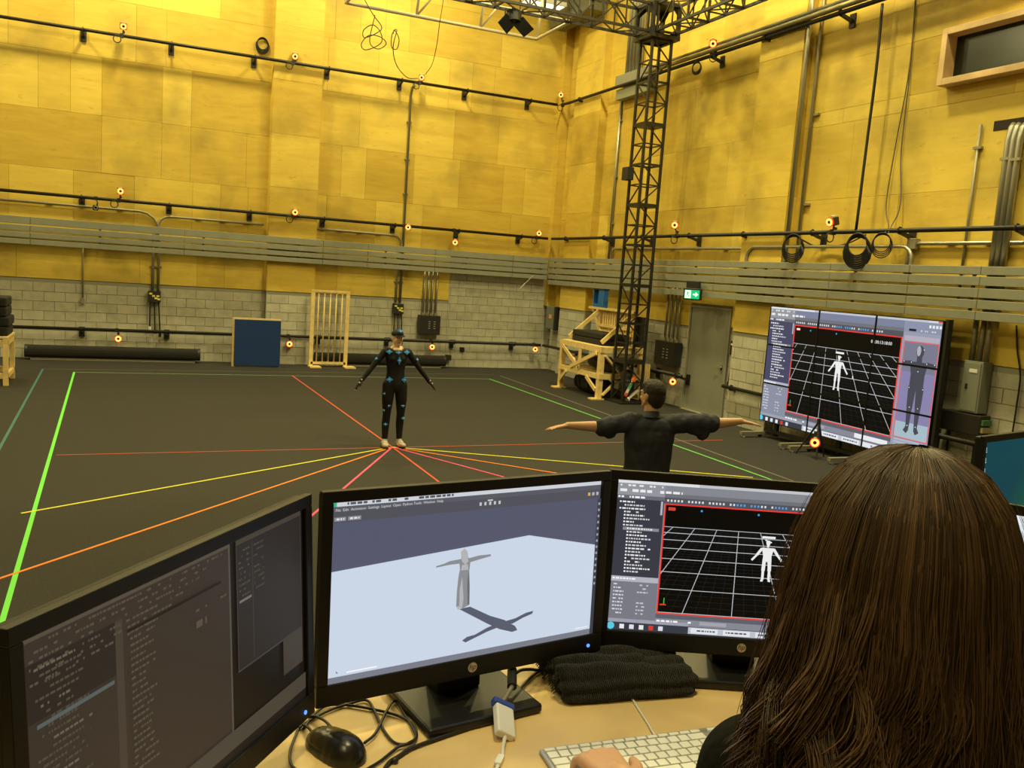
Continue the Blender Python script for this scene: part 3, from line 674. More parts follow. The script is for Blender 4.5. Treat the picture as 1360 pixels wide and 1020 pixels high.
# ================================================================== truss tower and overhead trusses
TRM = mat('black_truss', (.020, .019, .017), .45, metal=.2)
def box_truss(t, a, b, w, h, bays, chord=.024, br=.011, faces=(0, 1, 2, 3)):
    """four chords from a to b (axis), square section w x h, frames and zigzag bracing; every tube a part"""
    a, b = Vector(a), Vector(b); d = (b-a).normalized()
    if abs(d.z) > .9: u, v = Vector((1, 0, 0)), Vector((0, 1, 0))
    else: u, v = d.cross(Vector((0, 0, 1))).normalized(), Vector((0, 0, 1))
    cs = [u*(-w/2)+v*(-h/2), u*(w/2)+v*(-h/2), u*(w/2)+v*(h/2), u*(-w/2)+v*(h/2)]
    for c in cs: MB().bar(a+c, b+c, chord*2).build('chord', TRM, t)
    L = (b-a).length
    for i in range(bays+1):
        p = a+d*(L*i/bays); heavy = (i % 2 == 0)
        for k in range(4):
            q0, q1 = p+cs[k], p+cs[(k+1) % 4]
            MB().bar(q0, q1, .038 if heavy else .024).build('cross_bar', TRM, t)
        if i < bays:
            p2 = a+d*(L*(i+1)/bays)
            for k in faces:
                (s, e) = (k, (k+1) % 4) if i % 2 == 0 else ((k+1) % 4, k)
                MB().bar(p+cs[s], p2+cs[e], br*2).build('brace', TRM, t)
TX, TY, TW = 9.70, 15.80, .50
ZB1, ZB2 = 7.36, 8.02
tw = thing('truss_tower', 'tall black steel truss tower standing beside the timber bench', 'truss', (TX, TY, 0))
box_truss(tw, (TX, TY, .05), (TX, TY, ZB1), TW-.056, TW-.056, 18, faces=(0, 3))
MB().bb(TX-.30, TX+.30, TY-.30, TY+.30, 0, .045).build('base_plate', TRM, tw)
for zz in (5.72, 4.11, 2.47, .90): MB().bb(TX-.24, TX+.24, TY-.24, TY+.24, zz-.035, zz+.035).build('joint_plate', TRM, tw)
cb = thing('corner_block', 'black truss corner block on top of the tower', 'truss', (TX, TY, ZB1+.06), group='overhead trusses')
g = .30
for (sx, sy) in ((-1, -1), (1, -1), (1, 1), (-1, 1)): MB().bar((TX+sx*g, TY+sy*g, ZB1+.05), (TX+sx*g, TY+sy*g, ZB2+.04), .07).build('post', TRM, cb)
MB().bb(TX-.34, TX+.34, TY-.34, TY+.34, ZB1+.01, ZB1+.09).build('bottom_plate', TRM, cb)
MB().bb(TX-.34, TX+.34, TY-.34, TY+.34, ZB2, ZB2+.05).build('top_plate', TRM, cb)
zc = (ZB1+ZB2)/2+.04
for (n, u) in ((Vector((0, -1, 0)), Vector((1, 0, 0))), (Vector((-1, 0, 0)), Vector((0, 1, 0))), (Vector((0, 1, 0)), Vector((1, 0, 0))), (Vector((1, 0, 0)), Vector((0, 1, 0)))):
    for (s, q) in ((-1, -1), (1, -1), (1, 1), (-1, 1)):
        c0 = Vector((TX, TY, zc))+n*g+u*(s*g)+Vector((0, 0, q*.30))
        p1, p2 = c0-u*(s*.22), c0-Vector((0, 0, q*.22)); th = n*.012
        MB().add([c0-th, p1-th, p2-th, c0+th, p1+th, p2+th], [(0, 1, 2), (3, 5, 4), (0, 3, 4, 1), (1, 4, 5, 2), (2, 5, 3, 0)]).build('gusset', TRM, cb)
ZTR = (ZB1+ZB2)/2+.05
tx = thing('overhead_truss', 'black box truss running left overhead from the tower', 'truss', (TX-.4, TY, ZTR-.3), group='overhead trusses')
box_truss(tx, (TX-.36, TY, ZTR), (-3.0, TY, ZTR), .46, .52, 24)
ty = thing('overhead_truss', 'black box truss running toward the viewer from the tower', 'truss', (TX, TY-.4, ZTR-.3), group='overhead trusses')
box_truss(ty, (TX, TY-.36, ZTR), (TX, 5.0, ZTR), .46, .52, 20)
# clamp box on the tower
q = aX(831, 232, TX-.3); tb = thing('tower_dimmer', 'small black box clamped to the side of the truss tower', 'box', (q[0], q[1], q[2]-.1))
MB().box((TX-.35, TY+.10, q[2]), (.16, .22, .26)).build('box', BLACK, tb, bevel=.01); MB().box((TX-.27, TY+.10, q[2]), (.06, .08, .08)).build('clamp', BLACK, tb)
# black stage light with barn doors under the left truss
q = Vector([float(v) for v in aY(681, 26, TY)])
sl = thing('stage_light', 'black stage light with open barn doors under the overhead truss', 'lamp', (q.x, q.y, ZTR-.3))
MB().cyl((q.x, q.y, ZTR-.28), (q.x, q.y, q.z+.12), .03).build('hook_clamp', BLACK, sl)
MB().cyl((q.x, q.y, q.z+.14), (q.x, q.y-.05, q.z-.06), .13, n=18).build('can', BLACK, sl, smooth=False)
MB().bar((q.x-.16, q.y, q.z+.16), (q.x-.16, q.y, q.z-.02), .02).bar((q.x+.16, q.y, q.z+.16), (q.x+.16, q.y, q.z-.02), .02).bar((q.x-.16, q.y, q.z+.16), (q.x+.16, q.y, q.z+.16), .02).build('yoke', BLACK, sl)
for s in (-1, 1):
    p = Vector((q.x+s*.07, q.y-.08, q.z-.02)); e = p+Vector((s*.20, -.10, -.22)); MB().bar(p, e, .26, .012, up=(0, 1, 0)).build('barn_door', mat('matte_black', (.006, .006, .006), .9, spec=.1), sl)
# pale hanging frame
PAL = mat('pale_frame', (.55, .50, .38), .5, metal=.2)
hf = thing('hanging_frame', 'pale tubular frame hung below the ceiling near the back wall', 'frame', (3.87, 18, 7.61))
xa, xb, yh, zh = 3.87, 8.04, 18.0, 7.61
def hb(a, b, r=.035, n='tube'): MB().cyl(a, b, r, n=8).build(n, PAL, hf, smooth=True)
hb((xa, yh, zh), (xb, yh, zh)); hb((xb, yh, zh), (xb, yh-1.6, zh)); hb((xa, yh, zh), (xa, yh-1.6, zh)); hb((xa, yh, 8.9), (xb, yh, 8.9)); hb((xa, yh-1.6, zh), (xb, yh-1.6, zh))
for x in (xa, xa+1.45, xa+2.85, xb):
    hb((x, yh, zh), (x+.12, yh, 8.9), .028, 'post')
    if x < xb: hb((x, yh, zh), (x+.75, yh, 8.6), .022, 'brace')
hb((xa, yh, 8.9), (xa, yh, CEIL), .02, 'hanger'); hb((xb, yh, 8.9), (xb, yh, CEIL), .02, 'hanger')
def hk(px, py, d=0): return aY(px, py, 17.9-d)
cable('tangled dark cable hanging in loops from the pale frame', [hk(482, -4), hk(496, 20), hk(507, 36), hk(500, 44), hk(484, 50), hk(483, 40), hk(495, 33), hk(505, 42), hk(507, 55), hk(497, 63), hk(484, 66), hk(480, 58), hk(490, 47), hk(505, 49), hk(513, 58), hk(502, 65), hk(491, 55), hk(498, 20)], .010, CABLEG)
cable('second loop of cable hanging beside the tangle and sagging to the top pipe', [hk(522, 45), hk(524, 40), hk(530, 52), hk(527, 65), hk(520, 62), hk(521, 45), hk(527, 40), hk(522, 64), aY(527, 87, 19.5), aY(541, 103, 20.8), aY(555, 104, PYB-.1)], .010, CABLEG)
cable('thin cable dropping from the frame to the ring camera by the conduit', [(hk(589, -4)[0]+.02, 18.0, 8.87), hk(589, -4), hk(584, 30), aY(580, 60, 18.8), aY(574, 85, 20.2), aY(565, 99, PYB-.15)], .008, CABLEG)
# white ceiling light by the corner and a grey duct
fx = aY(722, 3, 20.3)
lf = thing('ceiling_light', 'white fluorescent fitting at the top edge beside the overhead truss', 'lamp', fx)
MB().box(fx, (1.1, .35, .10)).build('housing', WHITEP, lf, bevel=.01); MB().box(fx-np.array([0, 0, .06]), (1.0, .28, .02)).build('diffuser', mat('tube_light', (.9, .9, .8), .5, emit=(.95, .92, .75), estr=1.2), lf)
MB().cyl(fx+np.array([-.4, 0, .05]), (fx[0]-.4, fx[1], CEIL), .012).build('hanger', STEELD, lf); MB().cyl(fx+np.array([.4, 0, .05]), (fx[0]+.4, fx[1], CEIL), .012).build('hanger', STEELD, lf)
da, db = aX(748, 8, XR-.45), aX(800, 8, XR-.45)
setp(MB().bb(XR-.80, XR-.34, db[1], da[1], aX(775, 22, XR-.6)[2], CEIL-.01).build('air_duct', mat('duct_metal', (.16, .16, .12), .5, metal=.4), None, bevel=.01), 'dark sheet-metal duct high in the room corner', 'duct')

# ================================================================== tape lines on the floor
def tape(label, a, b, w, col, z=.002, glow=0.):
    a, b = Vector((a[0], a[1], 0)), Vector((b[0], b[1], 0)); d = (b-a).normalized(); n = Vector((-d.y, d.x, 0))*w/2; up = Vector((0, 0, z)); lo = Vector((0, 0, .0003))
    m = mat('tape_'+label.split()[0]+str(int(col[0]*99))+str(int(col[1]*99)), col, .5)
    vs = [a-n+lo, b-n+lo, b+n+lo, a+n+lo, a-n+up, b-n+up, b+n+up, a+n+up]
    o = MB().add(vs, [(0, 3, 2, 1), (4, 5, 6, 7), (0, 1, 5, 4), (1, 2, 6, 5), (2, 3, 7, 6), (3, 0, 4, 7)]).build('tape_line', m, None, loc=(a+b)/2)
    return setp(o, label, 'tape', 'tape lines on the stage floor')
GREEN, TEAL, FAINT = (.16, .80, .10), (.04, .17, .20), (.13, .13, .11)
RED, YEL, ORG, MAG = (.62, .09, .05), (.80, .78, .05), (.95, .26, .04), (.85, .10, .28)
gx0, gx1, gy = -.92, 8.0, 19.3
K = fl(521, 594)
tape('green tape line down the left side of the capture area', (-.95, gy+.02), (-.70, 4.5), .038, GREEN)
tape('pale green tape line across the far end of the capture area', (gx0, gy+.0), (gx1, gy+.0), .03, (.22, .40, .22), .0016)
tape('green tape line down the right side of the capture area', (gx1, gy+.02), (8.03, 4.5), .035, (.14, .62, .13))
tape('teal tape line outside the green line at left', fl(57, 490), fl(-25, 640), .035, TEAL)
tape('faint grey line across the floor in front of the rolls', fl(57, 490), fl(655, 497.5), .025, FAINT, .0016)
tape('faint grey line outside the right green line', fl(664, 499), fl(1062, 642), .025, (.20, .20, .17), .0016)
tape('red tape running from the performer back toward the ladder frame', K, fl(388, 499), .028, RED, .0042)
tape('thin red tape crossing the whole floor behind the performer\'s feet', fl(75, 604.5), fl(960, 584.5), .020, RED, .0030)
tape('long yellow tape from the performer to the left green line', K, fl(28, 682), .028, YEL, .0036)
tape('long orange tape from the performer to the lower left', K, fl(-60, 788.5), .028, ORG, .0039)
tape('pink tape running from the performer toward the gap between the monitors', K, fl(380, 714), .028, MAG, .0045)
tape('short red tape running from the performer toward the middle monitor', K, fl(640, 683), .028, RED, .0048)
tape('pink tape running right from the performer', K, fl(800, 669), .028, MAG, .0051)
tape('orange tape running right from the performer', K, fl(860, 648), .028, ORG, .0054)
tape('yellow tape running right from the performer past the shirted man', K, fl(1000, 634.5), .028, YEL, .0057)

# ================================================================== props along the back wall
def roll(label, x0, x1, y, r, parts=1, skid=.05):
    t = thing('foam_roll', label, 'mat roll', ((x0+x1)/2, y, 0), group='black foam rolls by the back wall')
    MB().bb(x0+.1, x1-.1, y-.06, y+.06, 0, skid).build('skid', mat('skid_pale', (.45, .43, .34), .8), t)
    n = 20; ring = [(math.copysign(abs(math.cos(a))**.75, math.cos(a))*r*1.15, math.copysign(abs(math.sin(a))**.75, math.sin(a))*r) for a in [2*PI*k/n for k in range(n)]]
    MB().prism([(p[0], p[1]) for p in ring], x0, x1, M=Matrix(((0, 0, 1, 0), (1, 0, 0, y), (0, 1, 0, r+skid), (0, 0, 0, 1)))).build('foam', FOAM, t, bevel=.02)
    for x in (x0+.02, x1-.02): MB().prism([(p[0]*1.03, p[1]*1.03) for p in ring], x-.03, x+.03, M=Matrix(((0, 0, 1, 0), (1, 0, 0, y), (0, 1, 0, r+skid), (0, 0, 0, 1)))).build('end_band', BLACK, t)
roll('long black foam roll lying at the left of the back wall', -2.0, 1.55, YB-.26, .135)
roll('black foam roll lying behind the ladder frame and the performer', 4.22, 7.55, YB-.27, .135)
setp(MB().box((7.72, YB-.1, .26), (.14, .12, .14)).cyl((7.65, YB-.1, .26), (7.60, YB-.1, .26), .05).build('floor_socket', BLACK, None, bevel=.01), 'small black socket box on the block wall right of the rear roll', 'outlet')
setp(MB().box((aY(613, 464, YB)[0], YB-.03, aY(613, 464, YB)[2]), (.12, .06, .12)).build('wall_outlet', BLACK, None, bevel=.008), 'small black wall outlet on the back block wall right of the breaker panel', 'outlet')
# blue padded panel
BLUE = mat('blue_fabric', (.007, .034, .15), .9, var=.08, scale=14, bump=.2, bscale=150)
bp = thing('padded_panel', 'blue fabric padded panel with a pale wooden edge standing at the back wall', 'panel', (2.75, 20.80, 0))
MB().bb(2.25, 3.28, 20.755, 20.80, .02, 1.09).build('blue_face', BLUE, bp, bevel=.01)
for (x0, x1, z0, z1) in ((2.21, 2.26, 0, 1.12), (3.24, 3.285, 0, 1.12), (2.26, 3.24, 1.075, 1.12), (2.26, 3.24, 0, .05)): MB().bb(x0, x1, 20.80, 20.90, z0, z1).build('frame', PINE, bp)
for x in (2.4, 3.1): MB().bar((x, 20.9, .9), (x, 21.25, .03), .06, .04).build('prop_leg', PINE, bp)
# ladder-like wooden frame
LX0, LX1, LY = 4.06, 4.90, 21.12
ld = thing('ladder_frame', 'pale wooden frame with upright rods standing before the rear roll', 'frame', ((LX0+LX1)/2, LY, 0))
for x in (LX0, LX1):
    MB().bb(x-.045, x+.045, LY-.03, LY+.03, .03, 1.80).build('post', PINE, ld); MB().bb(x-.06, x+.20, LY-.32, LY+.05, 0, .03).build('foot', PINE, ld)
MB().bb(LX0-.045, LX1+.045, LY-.035, LY+.035, 1.80, 1.85).build('top_rail', PINE, ld); MB().bb(LX0, LX1, LY-.03, LY+.03, .06, .12).build('bottom_rail', PINE, ld)
for i in range(5):
    x = LX0+.135+i*(LX1-LX0-.27)/4; MB().cyl((x, LY, .10), (x, LY, 1.81), .016, n=8).build('rod', PINE, ld, smooth=True)
# stand at the left edge with a stack of black foam
ls = thing('timber_stand', 'pale timber stand at the left edge of the floor', 'stand', (-2.3, 17.5, 0))
for (x, y) in ((-1.92, 17.35), (-2.75, 17.35), (-1.92, 18.3), (-2.75, 18.3)): MB().bb(x-.04, x+.04, y-.04, y+.04, 0, .82).build('leg', PINE, ls)
for y in (17.35, 18.3): MB().bb(-2.79, -1.88, y-.03, y+.03, .70, .80).build('rail', PINE, ls); MB().bb(-2.79, -1.88, y-.03, y+.03, .12, .22).build('rail', PINE, ls)
for x in (-1.92, -2.75): MB().bb(x-.03, x+.03, 17.39, 18.26, .12, .20).build('rail', PINE, ls); MB().bb(x-.03, x+.03, 17.39, 18.26, .70, .80).build('rail', PINE, ls)
MB().bb(-2.79, -1.88, 17.31, 18.34, .82, .85).build('top', PINE, ls); MB().bb(-2.10, -2.02, 17.33, 17.37, .85, 1.62).build('upright', PINE, ls)
for i in range(4):
    w = (.80, .74, .78, .70)[i]; fo = MB().bb(-2.7, -2.7+w+.08*(i % 2), 17.45, 18.25, .85+.17*i, .85+.17*i+.165).build('foam_pad', FOAM, None, bevel=.03, loc=(-2.3, 17.85, .85+.17*i))
    setp(fo, ('lowest', 'second', 'third', 'topmost')[i]+' black foam pad stacked on the timber stand at the left edge', 'foam pad', 'foam pads on the timber stand')

# ================================================================== timber bench with things on and under it
BX0, BX1, BY0, BY1, BZ = 9.20, 10.30, 16.15, 18.05, 1.13
bn = thing('timber_bench', 'heavy pale timber bench with crossed braces beside the truss tower', 'bench', ((BX0+BX1)/2, (BY0+BY1)/2, 0))
for (x, y) in ((BX0+.05, BY0+.05), (BX0+.05, BY1-.05), (BX1-.05, BY0+.05), (BX1-.05, BY1-.05)):
    MB().bb(x-.055, x+.055, y-.055, y+.055, .03, BZ-.12).build('leg', PINE, bn); MB().bb(x-.20, x+.10, y-.09, y+.09, 0, .03).build('foot', PINE, bn)
for x in (BX0+.02, BX1-.02): MB().bb(x-.03, x+.03, BY0-.03, BY1+.03, BZ-.12, BZ).build('top_rail', PINE, bn); MB().bb(x-.03, x+.03, BY0, BY1, .44, .55).build('lower_rail', PINE, bn)
for y in (BY0+.0, BY1-.0): MB().bb(BX0, BX1, y-.03, y+.03, BZ-.12, BZ).build('end_rail', PINE, bn); MB().bb(BX0, BX1, y-.03, y+.03, .44, .55).build('end_rail', PINE, bn)
MB().bb(BX0+.05, BX1-.05, BY0+.03, BY1-.03, BZ-.02, BZ).build('top', PINE, bn)
MB().bb(BX0+.08, BX1-.05, BY0+.06, BY1-.06, .50, .53).build('shelf', PINE, bn)
ym = (BY0+BY1)/2
for (p, q) in (((BX0-.01, BY1-.15, BZ-.14), (BX0-.01, ym-.05, .56)), ((BX0-.02, BY0+.15, BZ-.14), (BX0-.02, ym+.35, .56)), ((BX0-.01, ym-.05, BZ-.14), (BX0-.01, ym-.05, .56)), ((BX0-.01, BY0+.10, .20), (BX0-.01, BY0+.55, .44)), ((BX0-.01, BY1-.10, .20), (BX0-.01, BY1-.40, .44)), ((BX0+.1, BY0-.02, .1), (BX1-.1, BY0-.02, .95)), ((BX0+.1, BY0-.03, .95), (BX1-.1, BY0-.03, .1))):
    MB().bar(p, q, .08, .035, up=(1, 0, 0)).build('brace', PINE, bn)
# slatted rack standing on the bench
rk = thing('slatted_rack', 'pale slatted wooden rack propped on the timber bench', 'rack', (9.9, 17.3, BZ))
for y in (16.40, 17.90): MB().bar((9.34, y, BZ+.075), (10.10, y, 1.86), .09, .04, up=(0, 1, 0)).build('slanted_rail', PINE, rk); MB().bb(10.10, 10.16, y-.04, y+.04, BZ+.002, 1.86).build('upright', PINE, rk)
MB().bb(10.02, 10.20, 16.3, 18.35, 1.86, 1.91).build('top_board', PINE, rk)
MB().bb(10.06, 10.12, 16.4, 17.9, 1.47, 1.53).build('cross_rail', PINE, rk); MB().bb(10.06, 10.12, 16.4, 17.9, BZ+.22, BZ+.27).build('cross_rail', PINE, rk)
for i in range(13):
    y = 16.52+i*.105; MB().bb(10.12, 10.14, y-.035, y+.035, BZ+.20, 1.86).build('slat', PINE, rk)
MB().bar((10.18, 18.35, 1.84), (10.02, 17.6, BZ+.06), .08, .04, up=(1, 0, 0)).build('back_brace', PINE, rk)
for i in range(2):
    o = MB().bb(9.38, 10.0, 16.45, 17.85, BZ+.13*i, BZ+.125+.13*i).build('gym_mat', FOAM, None, bevel=.025, loc=(9.7, 17.1, BZ+.13*i))
    setp(o, ('lower' if i == 0 else 'upper')+' black mat lying on the timber bench', 'mat', 'mats on the timber bench')
# blue crate on the rack
q0, q1 = aX(789, 396, 10.05)[1], aX(803, 396, 10.05)[1]; cz = 1.91
bc2 = thing('blue_crate', 'open blue crate standing on top of the slatted rack', 'crate', (10.1, (q0+q1)/2, cz)); BC = mat('crate_blue', (.02, .14, .46), .5)
y0, y1 = min(q0, q1), max(q0, q1)
cx0, cx1, ch = 10.03, 10.15, .40
for (a, b, c, d, e, f) in ((cx0, cx1, y0, y0+.02, cz, cz+ch), (cx0, cx1, y1-.02, y1, cz, cz+ch), (cx1-.02, cx1, y0+.02, y1-.02, cz, cz+ch), (cx0, cx1-.02, y0+.02, y1-.02, cz, cz+.02), (cx0, cx0+.015, y0+.02, y1-.02, cz+.02, cz+.08), (cx0, cx0+.015, y0+.02, (y0+y1)/2, cz+.08, cz+ch)):
    MB().bb(a, b, c, d, e, f).build('panel', BC, bc2, bevel=.004)
MB().bb(cx0-.01, cx1+.01, y0-.01, y1+.01, cz+ch, cz+ch+.03).build('rim', BLACK, bc2)
# black board behind the tower, black bags underneath
setp(MB().box((10.24, 16.42, 1.47), (.04, .50, .66)).build('black_board', BLACK, None, bevel=.01, loc=(10.24, 16.42, 1.14)), 'black board standing at the bench end behind the tower', 'board')
def lump(name, label, cat, ells, m, voxel=.03):
    mb = MB()
    for c, r in ells: mb.ell(c, r)
    c0 = ells[0][0]; t = thing(name, label, cat, (c0[0], c0[1], 0)); mesh_obj('body', remeshed(mb, voxel, 3), m, t); return t
BAGM = mat('bag_nylon', (.014, .013, .012), .6, bump=.5, bscale=18)
bg = lump('duffel_bag', 'large black duffel bag under the timber bench', 'bag', [((9.62, 17.1, .20), (.26, .70, .20)), ((9.60, 16.75, .22), (.24, .40, .19)), ((9.62, 17.5, .21), (.25, .35, .19)), ((9.55, 17.1, .30), (.2, .5, .14))], BAGM)
for y in (16.8, 17.4): MB().tube(bez([(9.37, y-.10, .12), (9.34, y-.06, .34), (9.34, y+.06, .34), (9.37, y+.10, .12)], 5), .014).build('strap', BLACK, bg)
bg2 = lump('equipment_bag', 'black soft bag on the lower shelf of the timber bench', 'bag', [((9.75, 17.0, .70), (.26, .55, .15)), ((9.8, 16.6, .68), (.24, .3, .14))], BAGM)
# props inside the tower base
pb = lump('prop_bag', 'black bag slumped in the base of the truss tower', 'bag', [((TX+.02, TY+.05, .32), (.17, .18, .26)), ((TX+.03, TY+.05, .50), (.12, .13, .2))], BAGM)
pr = thing('toy_rifle', 'toy rifle with orange tip and green stripe leaning in the tower base', 'toy', (TX-.15, TY-.18, .05))
pa, pz = Vector((TX-.15, TY-.19, .16)), Vector((TX+.12, TY-.17, .66))
def seg(a, b, w, m, n): MB().bar(pa.lerp(pz, a), pa.lerp(pz, b), w).build(n, m, pr, bevel=.004)
seg(0, .14, .06, mat('toy_red', (.8, .10, .05), .4), 'tip'); seg(.14, .3, .045, WHITEP, 'barrel'); seg(.3, .5, .05, mat('toy_green', (.1, .5, .25), .4), 'receiver'); seg(.5, .64, .04, WHITEP, 'grip'); seg(.64, .82, .07, mat('toy_orange', (.85, .2, .05), .4), 'stock')
wt = thing('white_tube', 'white tube end lying at the foot of the truss tower', 'tube', (TX+.05, TY-.15, .05)); MB().cyl((TX-.08, TY-.2, .10), (TX+.18, TY-.16, .28), .035).build('tube', mat('tube_white', (.6, .58, .5), .5), wt, smooth=False); MB().torus((TX-.08, TY-.2, .10), .045, .02, M=orient((1, .1, .6))).build('end_ring', WHITEP, wt)
pl = thing('plywood_offcut', 'pale plywood offcut leaning behind the tower base', 'board', (10.2, 16.0, 0)); MB().box((10.2, 15.95, .42), (.02, .30, .80), rz=.2).build('board', PINE, pl)

# ================================================================== video wall, three by three
XV = 10.20; VW, VH, VYC, VZC = 3.545, 2.003, 10.35, 1.29
# ------------------------------------------------------------------ screen painter: flat coloured shapes laid on a display
class Paint:
    def __init__(s): s.items = []
    def poly(s, pts, col): s.items.append(([tuple(map(float, p)) for p in pts], srgb(col))); return s
    def rect(s, x0, y0, x1, y1, col): return s.poly([(x0, y0), (x1, y0), (x1, y1), (x0, y1)], col)
    def line(s, x0, y0, x1, y1, w, col, asp=1.):
        dx, dy = (x1-x0)*asp, y1-y0; l = math.hypot(dx, dy) or 1; nx, ny = -dy/l*w/2/asp, dx/l*w/2
        return s.poly([(x0-nx, y0-ny), (x1-nx, y1-ny), (x1+nx, y1+ny), (x0+nx, y0+ny)], col)
    def text(s, txt, x, y, size, col, asp=1.):
        vs, fs = text_mesh(txt, size); c = srgb(col)
        for f in fs: s.items.append(([(x+vs[i][0]/asp, y-vs[i][1]) for i in f], c))
        return s
    def scrawl(s, x0, x1, y, h, col, seed=0, gap=.3, asp=1.):
        r = random.Random(seed); x = x0
        while x < x1:
            w = r.uniform(.4, 1.6)*h/asp*1.6
            if r.random() > gap: s.rect(x, y, min(x+w, x1), y+h, col)
            x += w+h/asp*.6
        return s
def clip(pts, x0, y0, x1, y1):
    def cut(P, f, inter):
        out = []
        for i in range(len(P)):
            a, b = P[i-1], P[i]
            if f(b):
                if not f(a): out.append(inter(a, b))
                out.append(b)
            elif f(a): out.append(inter(a, b))
        return out
    def ix(v): return lambda a, b: (v, a[1]+(b[1]-a[1])*(v-a[0])/(b[0]-a[0]))
    def iy(v): return lambda a, b: (a[0]+(b[0]-a[0])*(v-a[1])/(b[1]-a[1]), v)
    P = pts
    for f, it in ((lambda p: p[0] >= x0, ix(x0)), (lambda p: p[0] <= x1, ix(x1)), (lambda p: p[1] >= y0, iy(y0)), (lambda p: p[1] <= y1, iy(y1))):
        P = cut(P, f, it)
        if len(P) < 3: return None
    return P
SCRM = bpy.data.materials.new('display_image'); SCRM.use_nodes = True
_n = SCRM.node_tree.nodes; _b = _n['Principled BSDF']; _a = _n.new('ShaderNodeAttribute'); _a.attribute_name = 'pix'
_b.inputs['Base Color'].default_value = (.004, .004, .004, 1); _b.inputs['Roughness'].default_value = .4; _b.inputs['Specular IOR Level'].default_value = .15
SCRM.node_tree.links.new(_a.outputs['Color'], _b.inputs['Emission Color']); _b.inputs['Emission Strength'].default_value = 1.0
def screen_mesh(name, paint, place, parent, region=(0, 0, 1, 1), gain=1., layer=4e-6, mtl=None):
    """place(u, v, d) -> world point, v runs down, d is the height off the glass"""
    vs, fs, cols = [], [], []
    for i, (pts, c) in enumerate(paint.items):
        P = clip(pts, *region)
        if not P: continue
        n = len(vs); vs += [place(u, v, .0004+i*layer) for u, v in P]; fs.append(tuple(range(n, n+len(P)))); cols += [(*[q*gain for q in c], 1)]*len(P)
    me = bpy.data.meshes.new(name); inv = MW[parent.name].inverted(); me.from_pydata([tuple(inv @ Vector(v)) for v in vs], [], fs); me.materials.append(mtl or SCRM)
    at = me.color_attributes.new('pix', 'FLOAT_COLOR', 'CORNER'); at.data.foreach_set('color', np.array(cols, dtype=np.float32).ravel())
    o = bpy.data.objects.new(name, me); COL.objects.link(o); o.parent = parent; MW[o.name] = MW[parent.name]; return o
